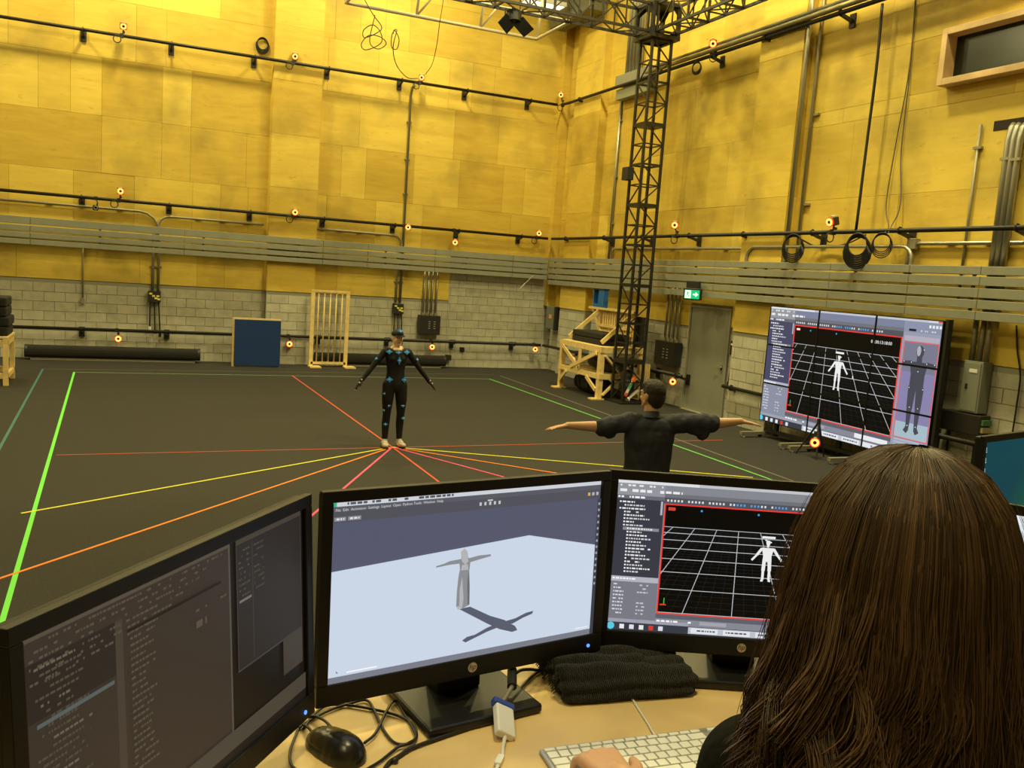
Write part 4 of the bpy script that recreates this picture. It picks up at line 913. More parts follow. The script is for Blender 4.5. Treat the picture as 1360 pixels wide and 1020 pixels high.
def capture_app(wide):
    """capture software: tree at left, black 3D view with a red border, figure, status bars"""
    p = Paint(); A = 1.78
    p.rect(0, 0, 1, 1, '#8d8f98')
    p.rect(0, 0, 1, .022, '#c9cbd0'); p.rect(0, 0, .30, .022, '#e8e9ec')
    p.rect(0, .022, 1, .10, '#8b8d95' if not wide else '#7f86a0'); p.rect(0, .022, .175, .10, '#9a9ba3')
    p.scrawl(.01, .17, .03, .012, '#f0f0f0', 1, asp=A); p.scrawl(.01, .24, .06, .018, '#f4f4f4', 2, .25, A)
    tw_ = .178 if wide else .175; right = .815 if wide else .998
    p.rect(0, .10, tw_, .64, '#3c3d48' if not wide else '#4a4a66'); p.rect(0, .10, tw_, .125, '#6d6e78'); p.scrawl(.005, .12, .106, .012, '#ffffff', 3, .2, A)
    p.rect(tw_-.012, .13, tw_-.004, .22, '#b9bac2')
    for i in range(22):
        y = .14+i*.022; x = .012 if i in (0, 2) else (.03 if i < 8 else .045)
        if i == 8: p.rect(.03, y-.004, tw_-.012, y+.016, '#8f9098')
        p.rect(x, y, x+.006, y+.010, '#ffffff'); p.scrawl(x+.010, x+.055+.02*(i % 3), y, .010, '#d8d8dc' if i % 2 else '#f2f2f2', 20+i, .1, A)
    p.rect(0, .64, tw_, .675, '#b7b9c4'); p.rect(0, .675, tw_, .925, '#8e93a6' if wide else '#7d7e88')
    p.scrawl(.006, .09, .65, .010, '#ffffff', 61, .2, A)
    for i in range(9): p.scrawl(.012, .05, .69+i*.024, .009, '#dfe0e6', 70+i, .2, A); p.scrawl(.10, .14, .69+i*.024, .009, '#cfd0d8', 90+i, .5, A)
    # toolbar over the view
    p.rect(tw_, .10, right, .14, '#55565e'); p.rect(tw_, .075, right, .10, '#74767e')
    for i in range(42):
        c = '#5aa8e8' if 20 <= i % 42 < 27 or 30 < i < 36 else '#e6e6e6'
        x = tw_+.01+i*(.0128)
        if x < right-.02 and i % 6 != 5: p.rect(x, .112, x+.0065, .126, c)
    # viewport
    x0, x1, y0, y1 = tw_+.002, right-.004, .14, .875
    p.rect(x0, y0, x1, y1, '#ff3b30'); p.rect(x0+.005, y0+.008, x1-.005, y1-.008, '#060606')
    X0, X1, Y0, Y1 = x0+.005, x1-.005, y0+.008, y1-.008
    VWd, VHt = X1-X0, Y1-Y0; cx = X0+VWd*.34             # ground grid seen in perspective
    def sp(v): return .10+(v-.20)*.16
    q = Paint()
    for i in range(-40, 41):
        a = i/4; maj = i % 4 == 0
        q.line(cx+a*sp(.20)*VWd, Y0+.20*VHt, cx+a*sp(1.0)*VWd, Y1, .0048 if maj else .0016, '#c4c8ca' if maj else '#2a2c30', A)
    for j in range(0, 30):
        s_ = 1/(10-j*.2); v = .20+(s_-.10)/.16; maj = j % 4 == 0
        if v <= 1: q.line(X0, Y0+v*VHt, X1, Y0+v*VHt, .0042 if maj else .0016, '#c4c8ca' if maj else '#2a2c30', A)
    for pts, c in q.items:
        k = clip(pts, X0, Y0+.198*VHt, X1 if not wide else X1, Y1)
        if k: p.items.append((k, c))
    # white figure
    fx, ft, fb = X0+(X1-X0)*.48, Y0+.265*(Y1-Y0), Y0+.645*(Y1-Y0); h = fb-ft; u = h/A
    W_ = '#f4f4f2'
    def L(ax, ay, bx, by, w): p.line(fx+ax*u, ft+ay*h, fx+bx*u, ft+by*h, w*h, W_, A)
    p.rect(fx-.10*u*1.6, ft-.10*h, fx+.10*u*1.6, ft-.045*h, W_)
    p.poly([(fx-.055*u, ft+.04*h), (fx-.03*u, ft-.0*h), (fx+.03*u, ft), (fx+.055*u, ft+.04*h), (fx+.035*u, ft+.12*h), (fx-.035*u, ft+.12*h)], W_)
    L(-.08, -.01, .08, .05, .03); L(0, .1, 0, .17, .05)
    p.poly([(fx-.15*u, ft+.18*h), (fx+.15*u, ft+.18*h), (fx+.10*u, ft+.38*h), (fx+.11*u, ft+.52*h), (fx-.11*u, ft+.52*h), (fx-.10*u, ft+.38*h)], W_)
    for s in (-1, 1):
        L(s*.14, .20, s*.25, .36, .065); L(s*.25, .36, s*.37, .50, .05); L(s*.065, .5, s*.075, .74, .085); L(s*.075, .74, s*.075, .96, .062); L(s*.06, .975, s*.12, .985, .05)
    # axis marker, small view tags
    p.line(X0+.02, Y1-.06, X0+.02, Y1-.10, .006, '#19d24c', A); p.line(X0+.005, Y1-.055, X0+.028, Y1-.055, .008, '#ff4020', A)
    p.rect(X0+.01, Y0+.015, X0+.035, Y0+.035, '#ff5a48'); p.rect(X0+.012, Y0+.018, X0+.033, Y0+.032, '#ffffff' if wide else '#d04030')
    for fx_ in (.16, .42): p.rect(X0+(X1-X0)*fx_, Y0+.02, X0+(X1-X0)*fx_+.007, Y0+.032, '#3fa9f5')
    p.rect(X0+(X1-X0)*.62, Y0+.46*(Y1-Y0), X0+(X1-X0)*.62+.004, Y0+.49*(Y1-Y0), '#ffffff')
    if wide: p.text('07:30:13:18:00', X0+(X1-X0)*.75, Y0+.062, .034, '#ffffff', A)
    # status bars and taskbar
    p.rect(tw_, .875, right, .905, '#62646e'); p.rect(tw_, .905, 1, .945, '#8a8c98'); p.rect(.34, .912, .44, .936, '#a8aab4'); p.rect(.62, .905, .80, .94, '#eef0f4')
    p.rect(0, .925, .30, .948, '#a3a5b4'); p.scrawl(tw_+.005, .32, .916, .012, '#ffffff', 5, .4, A)
    p.rect(0, .948, 1, 1, '#3a3d48'); p.rect(.30, .952, .95, .996, '#c3c8d2')
    p.poly([(.012+.014*math.cos(a), .974+.025*math.sin(a)) for a in [k*PI/6 for k in range(12)]], '#5fd0e8')
    for i, c in enumerate(('#f4f4f4', '#e8e8e8', '#f0f0f0', '#e03c30', '#dfe4f0')): p.rect(.045+i*.036, .960, .062+i*.036, .990, c)
    for i in range(5): p.rect(.31+i*.12, .957, .41+i*.12, .991, '#e9ecf2'); p.scrawl(.32+i*.12, .40+i*.12, .968, .010, '#50545e', 120+i, .2, A)
    if wide:                                             # panel at right with the grey mannequin
        p.rect(.815, .10, 1, .945, '#9aa0b4'); p.rect(.815, .022, 1, .10, '#8f96ae'); p.rect(.93, .0, 1, .022, '#d8dae2'); p.rect(.975, .002, .995, .020, '#e06050')
        for i in range(4): p.rect(.935+.016*i, .04, .945+.016*i, .06, '#f0f2f6')
        p.rect(.84, .075, .875, .092, '#20222a'); p.scrawl(.89, .97, .08, .010, '#d8d8e0', 31, .3, A)
        p.rect(.822, .125, .99, .16, '#b9b0c0'); p.rect(.824, .165, .992, .86, '#e8585a'); p.rect(.828, .172, .988, .853, '#8c86b0'); p.rect(.828, .172, .988, .38, '#7c7e92'); p.rect(.828, .74, .988, .853, '#a9c0cc')
        cx, T, Hh = .908, .19, .60; G = '#4a4b55'; G2 = '#b4b5bd'
        def C(x, y): return (cx+x*Hh/A, T+y*Hh)
        def seg2(a, b, w0, w1, c):
            ax, ay = a; bx, by = b; dx, dy = bx-ax, by-ay; l = math.hypot(dx, dy); nx, ny = -dy/l, dx/l
            p.poly([C(ax+nx*w0, ay+ny*w0), C(bx+nx*w1, by+ny*w1), C(bx-nx*w1, by-ny*w1), C(ax-nx*w0, ay-ny*w0)], c)
        p.poly([C(.055*math.cos(a), .07+.075*math.sin(a)) for a in [k*PI/8 for k in range(16)]], G); p.poly([C(-.02+.03*math.cos(a), .06+.06*math.sin(a)) for a in [k*PI/8 for k in range(16)]], G2)
        seg2((0, .12), (0, .2), .035, .04, G); p.poly([C(-.13, .19), C(.13, .19), C(.10, .34), C(.10, .5), C(-.10, .5), C(-.10, .34)], G)
        for s in (-1, 1):
            seg2((s*.11, .215), (s*.24, .225), .035, .03, G); seg2((s*.055, .48), (s*.06, .74), .058, .042, G); seg2((s*.06, .74), (s*.06, .99), .04, .022, G); seg2((s*.06, .98), (s*.09, 1.03), .03, .03, G)
        for i in range(12): a, b = ((.11, .2), (-.11, .2), (.22, .2), (-.22, .2), (.1, .5), (-.1, .5), (.06, .73), (-.06, .73), (.06, .95), (-.06, .95), (0, .3), (.05, .04))[i]; k = C(a, b); p.rect(k[0]-.002, k[1]-.003, k[0]+.002, k[1]+.003, '#ffffff')
        for i in range(4): p.rect(.83, .865+i*.02, .985, .878+i*.02, '#b4bccb')
    return p
APPW = capture_app(True); APPN = capture_app(False)

vw = thing('video_wall', 'three-by-three video wall showing motion capture software by the right wall', 'video wall', (XV, VYC, 0))
def vplace(u, v, d): return Vector((XV-d, VYC+VW/2-u*VW, VZC+VH/2-v*VH))
VBZ = .014
for r in range(3):
    for c in range(3):
        y1 = VYC+VW/2-c*VW/3; y0 = y1-VW/3; z1 = VZC+VH/2-r*VH/3; z0 = z1-VH/3
        pn = MB().bb(XV, XV+.11, y0+.001, y1-.001, z0+.001, z1-.001).build('screen_panel', PLASTIC, vw)
        lip = MB()
        for (a, b, e, f) in ((y0+.002, y1-.002, z1-VBZ, z1-.002), (y0+.002, y1-.002, z0+.002, z0+VBZ), (y0+.002, y0+VBZ, z0+VBZ, z1-VBZ), (y1-VBZ, y1-.002, z0+VBZ, z1-VBZ)): lip.bb(XV-.012, XV, a, b, e, f)
        lip.build('bezel', PLASTIC, pn)
        eu, ev = VBZ/VW, VBZ/VH
        screen_mesh('display', APPW, vplace, pn, (c/3+eu, r/3+ev, (c+1)/3-eu, (r+1)/3-ev), gain=.95, layer=1e-5)
for y in (VYC-VW/2+.3, VYC, VYC+VW/2-.3): MB().bb(XV+.11, XV+.15, y-.04, y+.04, .05, VZC+VH/2-.05).build('support_post', BLACKM, vw)
for z in (.40, 1.0, 1.7, 2.2): MB().bb(XV+.15, XV+.17, VYC-VW/2+.1, VYC+VW/2-.1, z-.03, z+.03).build('support_rail', BLACKM, vw)
MB().bb(XV+.01, XV+.10, VYC-VW/2-.06, VYC-VW/2-.015, .05, VZC+VH/2+.02).build('edge_frame', BLACK, vw)
for y in (12.02, 11.02, 10.80, 9.92, 9.0):
    f = MB().bb(9.74, XV+.16, y-.035, y+.035, .05, .10).build('foot', STEELD, vw)
    for x in (9.80, 10.16): MB().cyl((x, y-.02, .03), (x, y+.02, .03), .03, n=12).build('castor', WHITEP if x < 10 else BLACK, f)
MB().bb(XV+.05, XV+.12, 9.0, 12.04, .10, .16).build('base_rail', BLACKM, vw); MB().bb(XV+.05, XV+.11, 11.72, 11.80, .16, .40).build('support_post', BLACKM, vw)
# small tripod with a ring camera standing before the wall
tp = Vector((9.92, 10.40, .56)); tri = thing('tripod', 'short black tripod standing before the video wall', 'tripod', (9.92, 10.4, 0))
for (x, y) in ((9.78, 10.68), (9.78, 10.22), (10.10, 10.40)): MB().cyl(tp, (x, y, 0), .018, .011, n=8).build('leg', BLACK, tri)
MB().cyl(tp+Vector((0, 0, -.05)), tp+Vector((0, 0, .05)), .03).build('head', BLACK, tri); MB().cyl(tp, tp-Vector((0, 0, .24)), .014).build('centre_column', BLACK, tri)
mocap('red ring camera slung inside the short tripod', (9.80, 10.31, .25), (9.90, 10.39, .36), V, s=1.0, loop=False)

# ================================================================== the workstation
def smooth_poly(pts, n=6):
    P = [np.array(p, float) for p in pts]; k = len(P); out = []
    for i in range(k):
        a, b, c, d = P[i-1], P[i], P[(i+1) % k], P[(i+2) % k]
        for j in range(n):
            t = j/n; out.append(.5*((2*b)+(-a+c)*t+(2*a-5*b+4*c-d)*t*t+(-a+3*b-3*c+d)*t**3))
    return out
MAPLE = mat('maple_laminate', (.72, .52, .245), .42, var=.09, scale=7, spec=.35)
dk = thing('desk', 'curved maple desk carrying the monitors and keyboard', 'desk', (.6, 1.2, RISER))
dpoly = smooth_poly([(-.50, .35), (-.48, .85), (-.20, 1.28), (.25, 1.47), (.70, 1.475), (1.15, 1.47), (1.55, 1.30), (1.85, .95), (1.95, .45), (1.45, .40), (1.20, .78), (.85, .95), (.45, .93), (.15, .70), (.0, .33)])
MB().prism([tuple(p) for p in dpoly], DESK-.030, DESK).build('worktop', MAPLE, dk, bevel=.004)
for (x, y) in ((-.38, .50), (.0, 1.30), (1.40, 1.25), (1.75, .55)): MB().cyl((x, y, RISER), (x, y, DESK-.03), .03).build('leg', BLACKM, dk)
dk2 = thing('desk', 'second desk farther right carrying the teal-screen monitor', 'desk', (2.4, 1.75, RISER))
MB().bb(1.98, 2.95, 1.36, 2.1, DESK-.03, DESK).build('worktop', MAPLE, dk2, bevel=.004)
for (x, y) in ((2.05, 1.45), (2.88, 1.45), (2.05, 2.02), (2.88, 2.02)): MB().cyl((x, y, RISER), (x, y, DESK-.03), .025).build('leg', BLACKM, dk2)

LEDB = mat('blue_led', (.05, .1, .9), .3, emit=(.05, .16, 1.), estr=3.)
CHROME = mat('logo_metal', (.55, .52, .45), .3, metal=.8)
BEZ = mat('monitor_bezel', (.008, .008, .0085), .45, spec=.25)
SWW, SHH = .509, .286
def monitor(label, c, yaw, tilt, paint, gain=1., desk=DESK, logo=True, led=True, rough=.35, base_fwd=.0):
    c = Vector(c); r = Vector((math.cos(yaw), math.sin(yaw), 0)); n = Vector((math.sin(yaw), -math.cos(yaw), 0)); up = Vector((0, 0, math.cos(tilt)))-n*math.sin(tilt); fn = r.cross(up)
    t = thing('monitor', label, 'monitor', (c.x-n.x*.05, c.y-n.y*.05, desk), group='computer monitors')
    def L(u, v, d): return c+r*u+up*v+fn*d
    M = Matrix((r, up, fn)).transposed()
    W, H = SWW/2, SHH/2; bs, bt, bb_ = .018, .018, .034
    MB().box(L(0, (bt-bb_)/2, -.013), (SWW+2*bs-.004, SHH+bt+bb_-.004, .018), M=M).build('casing', PLASTIC, t, bevel=.006)
    MB().box(L(0, -.01, -.034), (SWW*.8, SHH*.78, .04), M=M).build('back_bulge', PLASTIC, t, bevel=.012)
    fm = MB()
    for (u, v, w, h) in ((0, H+bt/2, SWW+2*bs, bt), (0, -H-bb_/2, SWW+2*bs, bb_), (-W-bs/2, 0, bs, SHH), (W+bs/2, 0, bs, SHH)): fm.box(L(u, v, 0), (w, h, .012), M=M)
    bz = fm.build('bezel', BEZ, t, bevel=.0015)
    pn = MB().box(L(0, 0, -.004), (SWW, SHH, .004), M=M).build('panel', GLOSSB, t)
    screen_mesh('display', paint, lambda u, v, d: L((u-.5)*SWW, (.5-v)*SHH, -.0018+d), pn, gain=gain)
    if led: MB().cyl(L(W-.012, -H-.020, .005), L(W-.012, -H-.020, .0075), .0032, n=10).build('power_led', LEDB, bz)
    if logo:
        lc = L(0.0, -H-.017, .0055); lg = MB().cyl(lc, lc+fn*.0012, .0085, n=24).build('logo_disc', CHROME, bz)
        vs, fs = text_mesh('hp', .014, .25); cx = (min(v[0] for v in vs)+max(v[0] for v in vs))/2; cy = (min(v[1] for v in vs)+max(v[1] for v in vs))/2
        MB().add([lc+r*(v[0]-cx)+up*(v[1]-cy)+fn*.0016 for v in vs], fs).build('logo_letters', BEZ, bz)
    hb = Vector((c.x, c.y, 0))-n*.055
    MB().add(*_neck(hb, r, n, desk+.016, c.z-.02)).build('neck', PLASTIC, t, bevel=.006)
    bc_ = Vector((c.x, c.y, desk))-n*(.035-base_fwd)
    Mb = Matrix((r, -n, Vector((0, 0, 1)))).transposed()
    MB().box(bc_+Vector((0, 0, .009)), (.215, .175, .016), M=Mb).build('base', mat('stand_plastic', (.011, .011, .0115), .34, spec=.35), t, bevel=.005)
    return t
def _neck(p, r, n, z0, z1):
    vs = []
    for z, w, d, o in ((z0, .042, .028, .0), (z1, .036, .018, .0)):
        for (a, b) in ((-1, -1), (1, -1), (1, 1), (-1, 1)): vs.append(Vector((p.x, p.y, z))+r*(a*w)+n*(b*d+o))
    return vs, [(3, 2, 1, 0), (4, 5, 6, 7), (0, 1, 5, 4), (1, 2, 6, 5), (2, 3, 7, 6), (3, 0, 4, 7)]
def hom(src):
    """homography from a crop's four screen corners (TL, TR, BR, BL) to 0..1"""
    dst = [(0, 0), (1, 0), (1, 1), (0, 1)]; A, b = [], []
    for (x, y), (u, v) in zip(src, dst): A += [[x, y, 1, 0, 0, 0, -u*x, -u*y], [0, 0, 0, x, y, 1, -v*x, -v*y]]; b += [u, v]
    h = np.append(np.linalg.solve(np.array(A, float), np.array(b, float)), 1).reshape(3, 3)
    def f(x, y): q = h @ np.array([x, y, 1]); return q[0]/q[2], q[1]/q[2]
    return f
# middle screen: animation software, draped figure on a pale ground
hm = hom([(105, 160), (968, 95), (938, 583), (80, 752)])
pm = Paint(); A = 1.78
pm.rect(0, 0, 1, 1, '#585a6e'); pm.rect(0, .0, 1, .028, '#d2d6de'); pm.rect(0, 0, .014, .028, '#3fb28a'); pm.scrawl(.02, .42, .008, .013, '#55585f', 4, .2, A)
pm.rect(0, .028, 1, .115, '#54545e'); pm.rect(0, .028, 1, .055, '#5d5d66')
pm.text('File  Edit  Animation  Settings  Layout  Open  Python Tools  Window  Help', .008, .051, .021, '#d8d8dc', A)
pm.rect(.005, .082, .042, .104, '#8d8e98'); pm.rect(.048, .082, .09, .104, '#8d8e98'); pm.scrawl(.012, .036, .088, .010, '#e4e4e8', 9, .1, A); pm.scrawl(.054, .084, .088, .010, '#e4e4e8', 10, .1, A)
for i in range(5): pm.rect(.50+i*.018, .070, .508+i*.018, .090, '#c8c8d0')
pm.rect(.53, .058, .55, .066, '#d0d0d6')
for i in range(3): pm.rect(.94+i*.018, .07, .95+i*.018, .09, '#d8b850' if i == 0 else '#b8b8c4')
g0 = [hm(*q) for q in ((98, 385), (735, 268), (945, 299))]
pm.poly([(0, g0[0][1]), g0[1], (.985, g0[2][1]), (.985, .965), (0, .965)], '#cfdbec')
pm.rect(0, .965, 1, 1, '#7d808c'); pm.rect(.985, .115, 1, 1, '#3f4049')
for i in range(14): pm.rect(.989, .14+i*.04, .996, .155+i*.04, '#a8a8b4')
pm.rect(.06, .945, .16, .952, '#ffffff'); pm.rect(.92, .945, .975, .952, '#eef4fa'); pm.poly([(.025, .93), (.033, .945), (.028, .946)], '#5a6070')
SHD = '#5a5f70'
for pts in (((510, 505), (545, 497), (610, 527), (655, 540), (690, 560), (697, 573), (680, 579), (640, 570), (600, 552)), ((640, 562), (600, 578), (560, 598), (530, 613), (519, 607), (535, 595), (560, 588), (600, 565), (640, 548)), ((655, 545), (690, 535), (725, 517), (748, 511), (745, 520), (715, 533), (680, 553))):
    pm.poly([hm(*q) for q in pts], SHD)
B1, B2, B3 = '#8f9094', '#b6b7ba', '#6d6e73'
for pts, c in ((((500, 497), (503, 445), (508, 400), (512, 380), (543, 378), (544, 430), (543, 490), (522, 503)), B1), (((513, 380), (511, 352), (517, 341), (541, 339), (547, 350), (543, 380), (528, 384)), B1), (((516, 320), (528, 309), (538, 320), (541, 350), (530, 362), (518, 350)), B2), (((521, 357), (480, 362), (460, 366), (437, 371), (436, 366), (460, 359), (480, 350), (518, 343)), B1), (((538, 342), (575, 332), (595, 330), (611, 328), (613, 334), (596, 339), (578, 344), (542, 355)), B1), (((520, 400), (524, 470), (520, 500), (510, 499), (512, 440)), B2), (((540, 380), (544, 430), (543, 490), (537, 492), (536, 430)), B3), (((502, 497), (512, 494), (510, 507), (504, 506)), B2), (((520, 362), (538, 360), (540, 378), (516, 380)), B2)):
    pm.poly([hm(*q) for q in pts], c)
monitor('middle monitor showing a grey draped figure on a pale ground', (.5397, 1.3081, 2.0005), .1406, .0275, pm, .95, base_fwd=.02)
# left screen, dim at this angle: two grey windows
pl_ = Paint(); pl_.rect(0, 0, 1, 1, '#1c1712')
pl_.rect(.0, .0, .645, 1, '#3d342b'); pl_.rect(.0, .0, .645, .025, '#5a5042'); pl_.rect(.638, 0, .645, 1, '#5a5248'); pl_.rect(.24, .10, .262, 1, '#4a4136'); pl_.rect(0, .1, .24, .30, '#2e2823')
r_ = random.Random(3)
for i in range(6): pl_.scrawl(.02, .62-.05*i, .035+i*.026, .009, '#5c5242', 200+i, .45, A)
for i in range(30): pl_.scrawl(.03+.012*(i % 4), .12+.05*r_.random(), .12+i*.026, .009, '#564c3d' if i % 5 else '#6e6350', 230+i, .2, A)
pl_.rect(.03, .31, .23, .325, '#596462')
for i in range(22): pl_.scrawl(.28, .32+.04*r_.random(), .16+i*.026, .009, '#5c5242', 270+i, .1, A)
pl_.rect(.27, .15, .60, .162, '#231e19'); pl_.scrawl(.50, .54, .27, .03, '#5c5242', 301, .3, A); pl_.scrawl(.50, .63, .22, .009, '#5c5242', 302, .5, A)
pl_.rect(.665, .0, .985, .62, '#4b4239'); pl_.rect(.668, .006, .982, .612, '#2f2924'); pl_.rect(.668, .006, .982, .03, '#4a4238'); pl_.rect(.735, .03, .74, .6, '#3f372f')
for i in range(9): pl_.scrawl(.675, .725, .06+i*.026, .009, '#544b3e', 310+i, .3, A); pl_.scrawl(.745, .79, .06+i*.026, .008, '#544b3e', 330+i, .4, A)
pl_.rect(.675, .29, .73, .302, '#7a7266')
pl_.rect(.88, .62, .985, .80, '#453d34'); pl_.rect(0, .87, 1, .955, '#4d473b'); pl_.rect(0, .955, 1, 1, '#211c17')
monitor('left monitor turned inward with dim grey software windows', (.0828, 1.0521, 2.0003), .8817, .06, pl_, .85, logo=False)
monitor('right monitor showing a white capture figure in a red-bordered view', (1.0731, 1.2656, 1.9945), -.4181, .06, APPN, .92)
pr_ = Paint(); pr_.rect(0, 0, 1, 1, '#dfe8ee'); pr_.rect(0, 0, 1, .06, '#eef4f8'); pr_.rect(0, .17, 1, .30, '#2f8fd0'); pr_.rect(0, .30, 1, .5, '#f4fafc'); pr_.rect(.02, .5, 1, .9, '#eef6fa')
for i in range(10): pr_.scrawl(.05, .8, .52+i*.04, .012, '#9fb4c2', 400+i, .3, A)
monitor('white-screened monitor with a blue band at the right edge', (1.495, .925, 2.0), -.93, .05, pr_, .95)
pt_ = Paint()
for i in range(24):
    for j in range(14):
        u, v = i/24, j/14; k = max(0, 1-math.hypot((u-.75)*1.6, v-.9)*1.3)
        c = (.03+.08*k, .27+.16*k-.03*v, .31-.02*v-.08*k); pt_.rect(u, v, u+1/24, v+1/14, '#%02x%02x%02x' % tuple(int(255*max(0, min(1, q))) for q in c))
for i in range(6): pt_.rect(.012, .05+i*.1, .032, .085+i*.1, '#8fb4b8'); pt_.rect(.008, .09+i*.1, .036, .1+i*.1, '#b8d0d0')
monitor('monitor with a teal desktop at the far right', (2.36, 1.655, 2.0), .24, .04, pt_, .9)

# ------------------------------------------------------------------ keyboard
ALU = mat('aluminium', (.52, .52, .50), .35, metal=.6); KEYW = mat('white_key', (.80, .80, .77), .45)
k0 = fl(715.6, 994.0, DESK+.009); k1 = fl(937, 965.5, DESK+.010); kx = k1-k0; kx[2] = 0; kx = kx/np.linalg.norm(kx)
kx = Vector(kx.tolist()); ky = Vector((-kx.y, kx.x, 0))      # ky points away from the typist
kz = Vector((0, 0, 1)); KO = Vector(k0.tolist()); KO.z = DESK
kb = thing('keyboard', 'white keyboard in an aluminium tray under the typist\'s hand', 'keyboard', KO)
KM = Matrix((kx, ky, kz)).transposed()
def K3(u, v, w): return KO+kx*u+ky*(-v)+kz*w           # u right, v toward the typist
MB().box(K3(.215, .057, .005), (.430, .114, .006), M=KM).build('tray', ALU, kb, bevel=.0025)
MB().cyl(K3(.01, .006, .006), K3(.42, .006, .006), .0055, n=10).build('tray_bar', ALU, kb)
def key(u, v, w, h):
    MB().box(K3(u+w/2, v+h/2, .0098), (w-.0028, h-.0028, .0035), M=KM).build('key', KEYW, kb, bevel=.0006, seg=1)
P_ = .0190
rows = [(.004, .0105, [1.0]*13+[1.0]), (.0150, P_, [1]*13+[1.6]), (.0340, P_, [1.5]+[1]*13), (.0530, P_, [1.8]+[1]*11+[1.8]), (.0720, P_, [2.3]+[1]*10+[2.3]), (.0910, P_, [1, 1, 1, 1.25, 5.0, 1.25, 1, 1, 1])]
for v, h, ws in rows:
    tot = sum(ws); sc = .279/(tot*P_); u = .0045
    for w in ws: key(u, v, w*P_*sc, h); u += w*P_*sc
for v, h in ((.004, .0105), (.015, P_), (.034, P_)):
    for i in range(3): key(.2955+i*.019, v, P_, h)
key(.2955+.019, .072, P_, P_)
for i in range(3): key(.2955+i*.019, .091, P_, P_)
for v, h in ((.004, .0105), (.015, P_), (.034, P_), (.053, P_), (.072, P_), (.091, P_)):
    for i in range(4): key(.3505+i*.0188, v, .0188, h)
WC = mat('white_cord', (.72, .70, .62), .5)
MB().tube(bez([K3(.205, .0, .004)]+[Vector(fl(a, b, DESK+.003).tolist()) for a, b in ((860, 960), (847, 940), (838, 925))], 5), .0020, 8).build('cord', WC, kb, smooth=True)

# ------------------------------------------------------------------ mouse, adapter, loose cords
def D(px, py, h=0.): return Vector(fl(px, py, DESK+h).tolist())
def dc(x, y, h=.004): return D(340+x/3.4, 850+y/3.4, h)
mc = D(446, 1000, 0); md = (D(414, 980)-D(478, 1018)).normalized()
mo = thing('mouse', 'black glossy computer mouse on the desk below the middle monitor', 'mouse', mc)
mr_ = Matrix((md, Vector((-md.y, md.x, 0)), Vector((0, 0, 1)))).transposed()
mm = MB()
for (u, w, h, l) in ((-.020, .031, .034, .036), (-.008, .0315, .034, .042), (.006, .031, .031, .044), (.020, .029, .027, .038), (.030, .026, .022, .030)): mm.ell(mc+md*u+Vector((0, 0, .004)), (l, w, h), M=mr_)
me_ = remeshed(mm, .0025, 8)
for v in me_.vertices:
    if v.co.z < DESK+.0005: v.co.z = DESK+.0005
mesh_obj('shell', me_, mat('mouse_plastic', (.012, .012, .012), .3), mo)
MB().cyl(mc+md*.034+mr_ @ Vector((0, -.003, .021)), mc+md*.034+mr_ @ Vector((0, .003, .021)), .008, n=14).build('wheel', BLACK, mo)
def cord(label, pts, r=.0022, m=None): return cable(label, pts, r, m or CABLE, 7, 'cord', 'cord', 6)
cord('black mouse cord curling in loops beside the middle monitor stand', [dc(270, 440, .012), dc(235, 395, .008), dc(200, 385), dc(180, 430), dc(155, 500), dc(158, 560), dc(200, 600)], .0022)
cord('black cord looping from the left monitor across the desk', [dc(190, 400), dc(230, 370), dc(330, 318), dc(430, 285), dc(500, 272), dc(535, 320), dc(570, 395), dc(620, 460), dc(680, 470), dc(722, 445), dc(715, 390), dc(650, 345), dc(540, 315), dc(400, 292), dc(310, 300), dc(250, 350), dc(215, 400)], .0024)
cord('black cord crossing the loops toward the bottom edge', [dc(490, 465, .007), dc(540, 420, .007), dc(590, 320, .007), dc(628, 275, .005), dc(670, 335, .004), dc(722, 430, .007), dc(690, 465, .009), dc(640, 485, .006), dc(560, 548), dc(490, 590)], .0024)
cord('thick black cord running along the front of the middle monitor stand', [dc(570, 600), dc(600, 555), dc(640, 528), dc(700, 490), dc(800, 452), dc(900, 418), dc(1000, 385), dc(1075, 362), dc(1100, 345)], .0032)
cord('thin cord end curving over the mouse toward the left monitor', [dc(340, 395, .02), dc(310, 365, .012), dc(270, 345, .008), dc(235, 348, .006)], .0024)
setp(MB().ell(dc(627, 543, .005), (.006, .005, .005)).build('cable_clip', BLACK, None, smooth=True, loc=dc(627, 543, 0)), 'small black bead on the thick cord', 'clip')
# white video adapter leaning on the stand foot, with plugs and cable
ad = thing('video_adapter', 'white display adapter with a blue plug by the middle monitor stand', 'adapter', D(671, 975))
aa, ab = D(671, 978, .010), D(668, 940, .028)
MB().bar(aa, ab, .034, .014, up=(0, -1, .3)).build('housing', WHITEP, ad, bevel=.003)
b2 = ab+(ab-aa).normalized()*.012
MB().bar(ab, b2, .040, .014, up=(0, -1, .3)).build('blue_plug', mat('plug_blue', (.03, .07, .35), .4), ad, bevel=.002)
v1, v2 = D(680, 912, .04), D(683, 896, .045)
MB().tube(bez([b2, D(674, 922, .035), v1], 4), .004, 8).build('plug_cable', STEELD, ad, smooth=True)
MB().cyl(v1, v2+Vector((0, .01, .004)), .0085, n=14).build('black_plug', BLACK, ad)
MB().tube(bez([aa, D(668, 992, .006), D(667, 1003, .004), D(662, 1015, .004), D(655, 1032, .004)], 5), .0032, 8).build('white_cable', WC, ad, smooth=True)
MB().bar(D(666, 1004, .005), D(660, 1016, .005), .011, .008).build('white_connector', WHITEP, ad, bevel=.002)
cord('black video cord running back behind the middle monitor', [D(683, 896, .045), D(692, 890, .04), D(705, 889, .03), D(716, 890, .012), D(728, 887, .0)+Vector((0, .03, -.005))], .003)
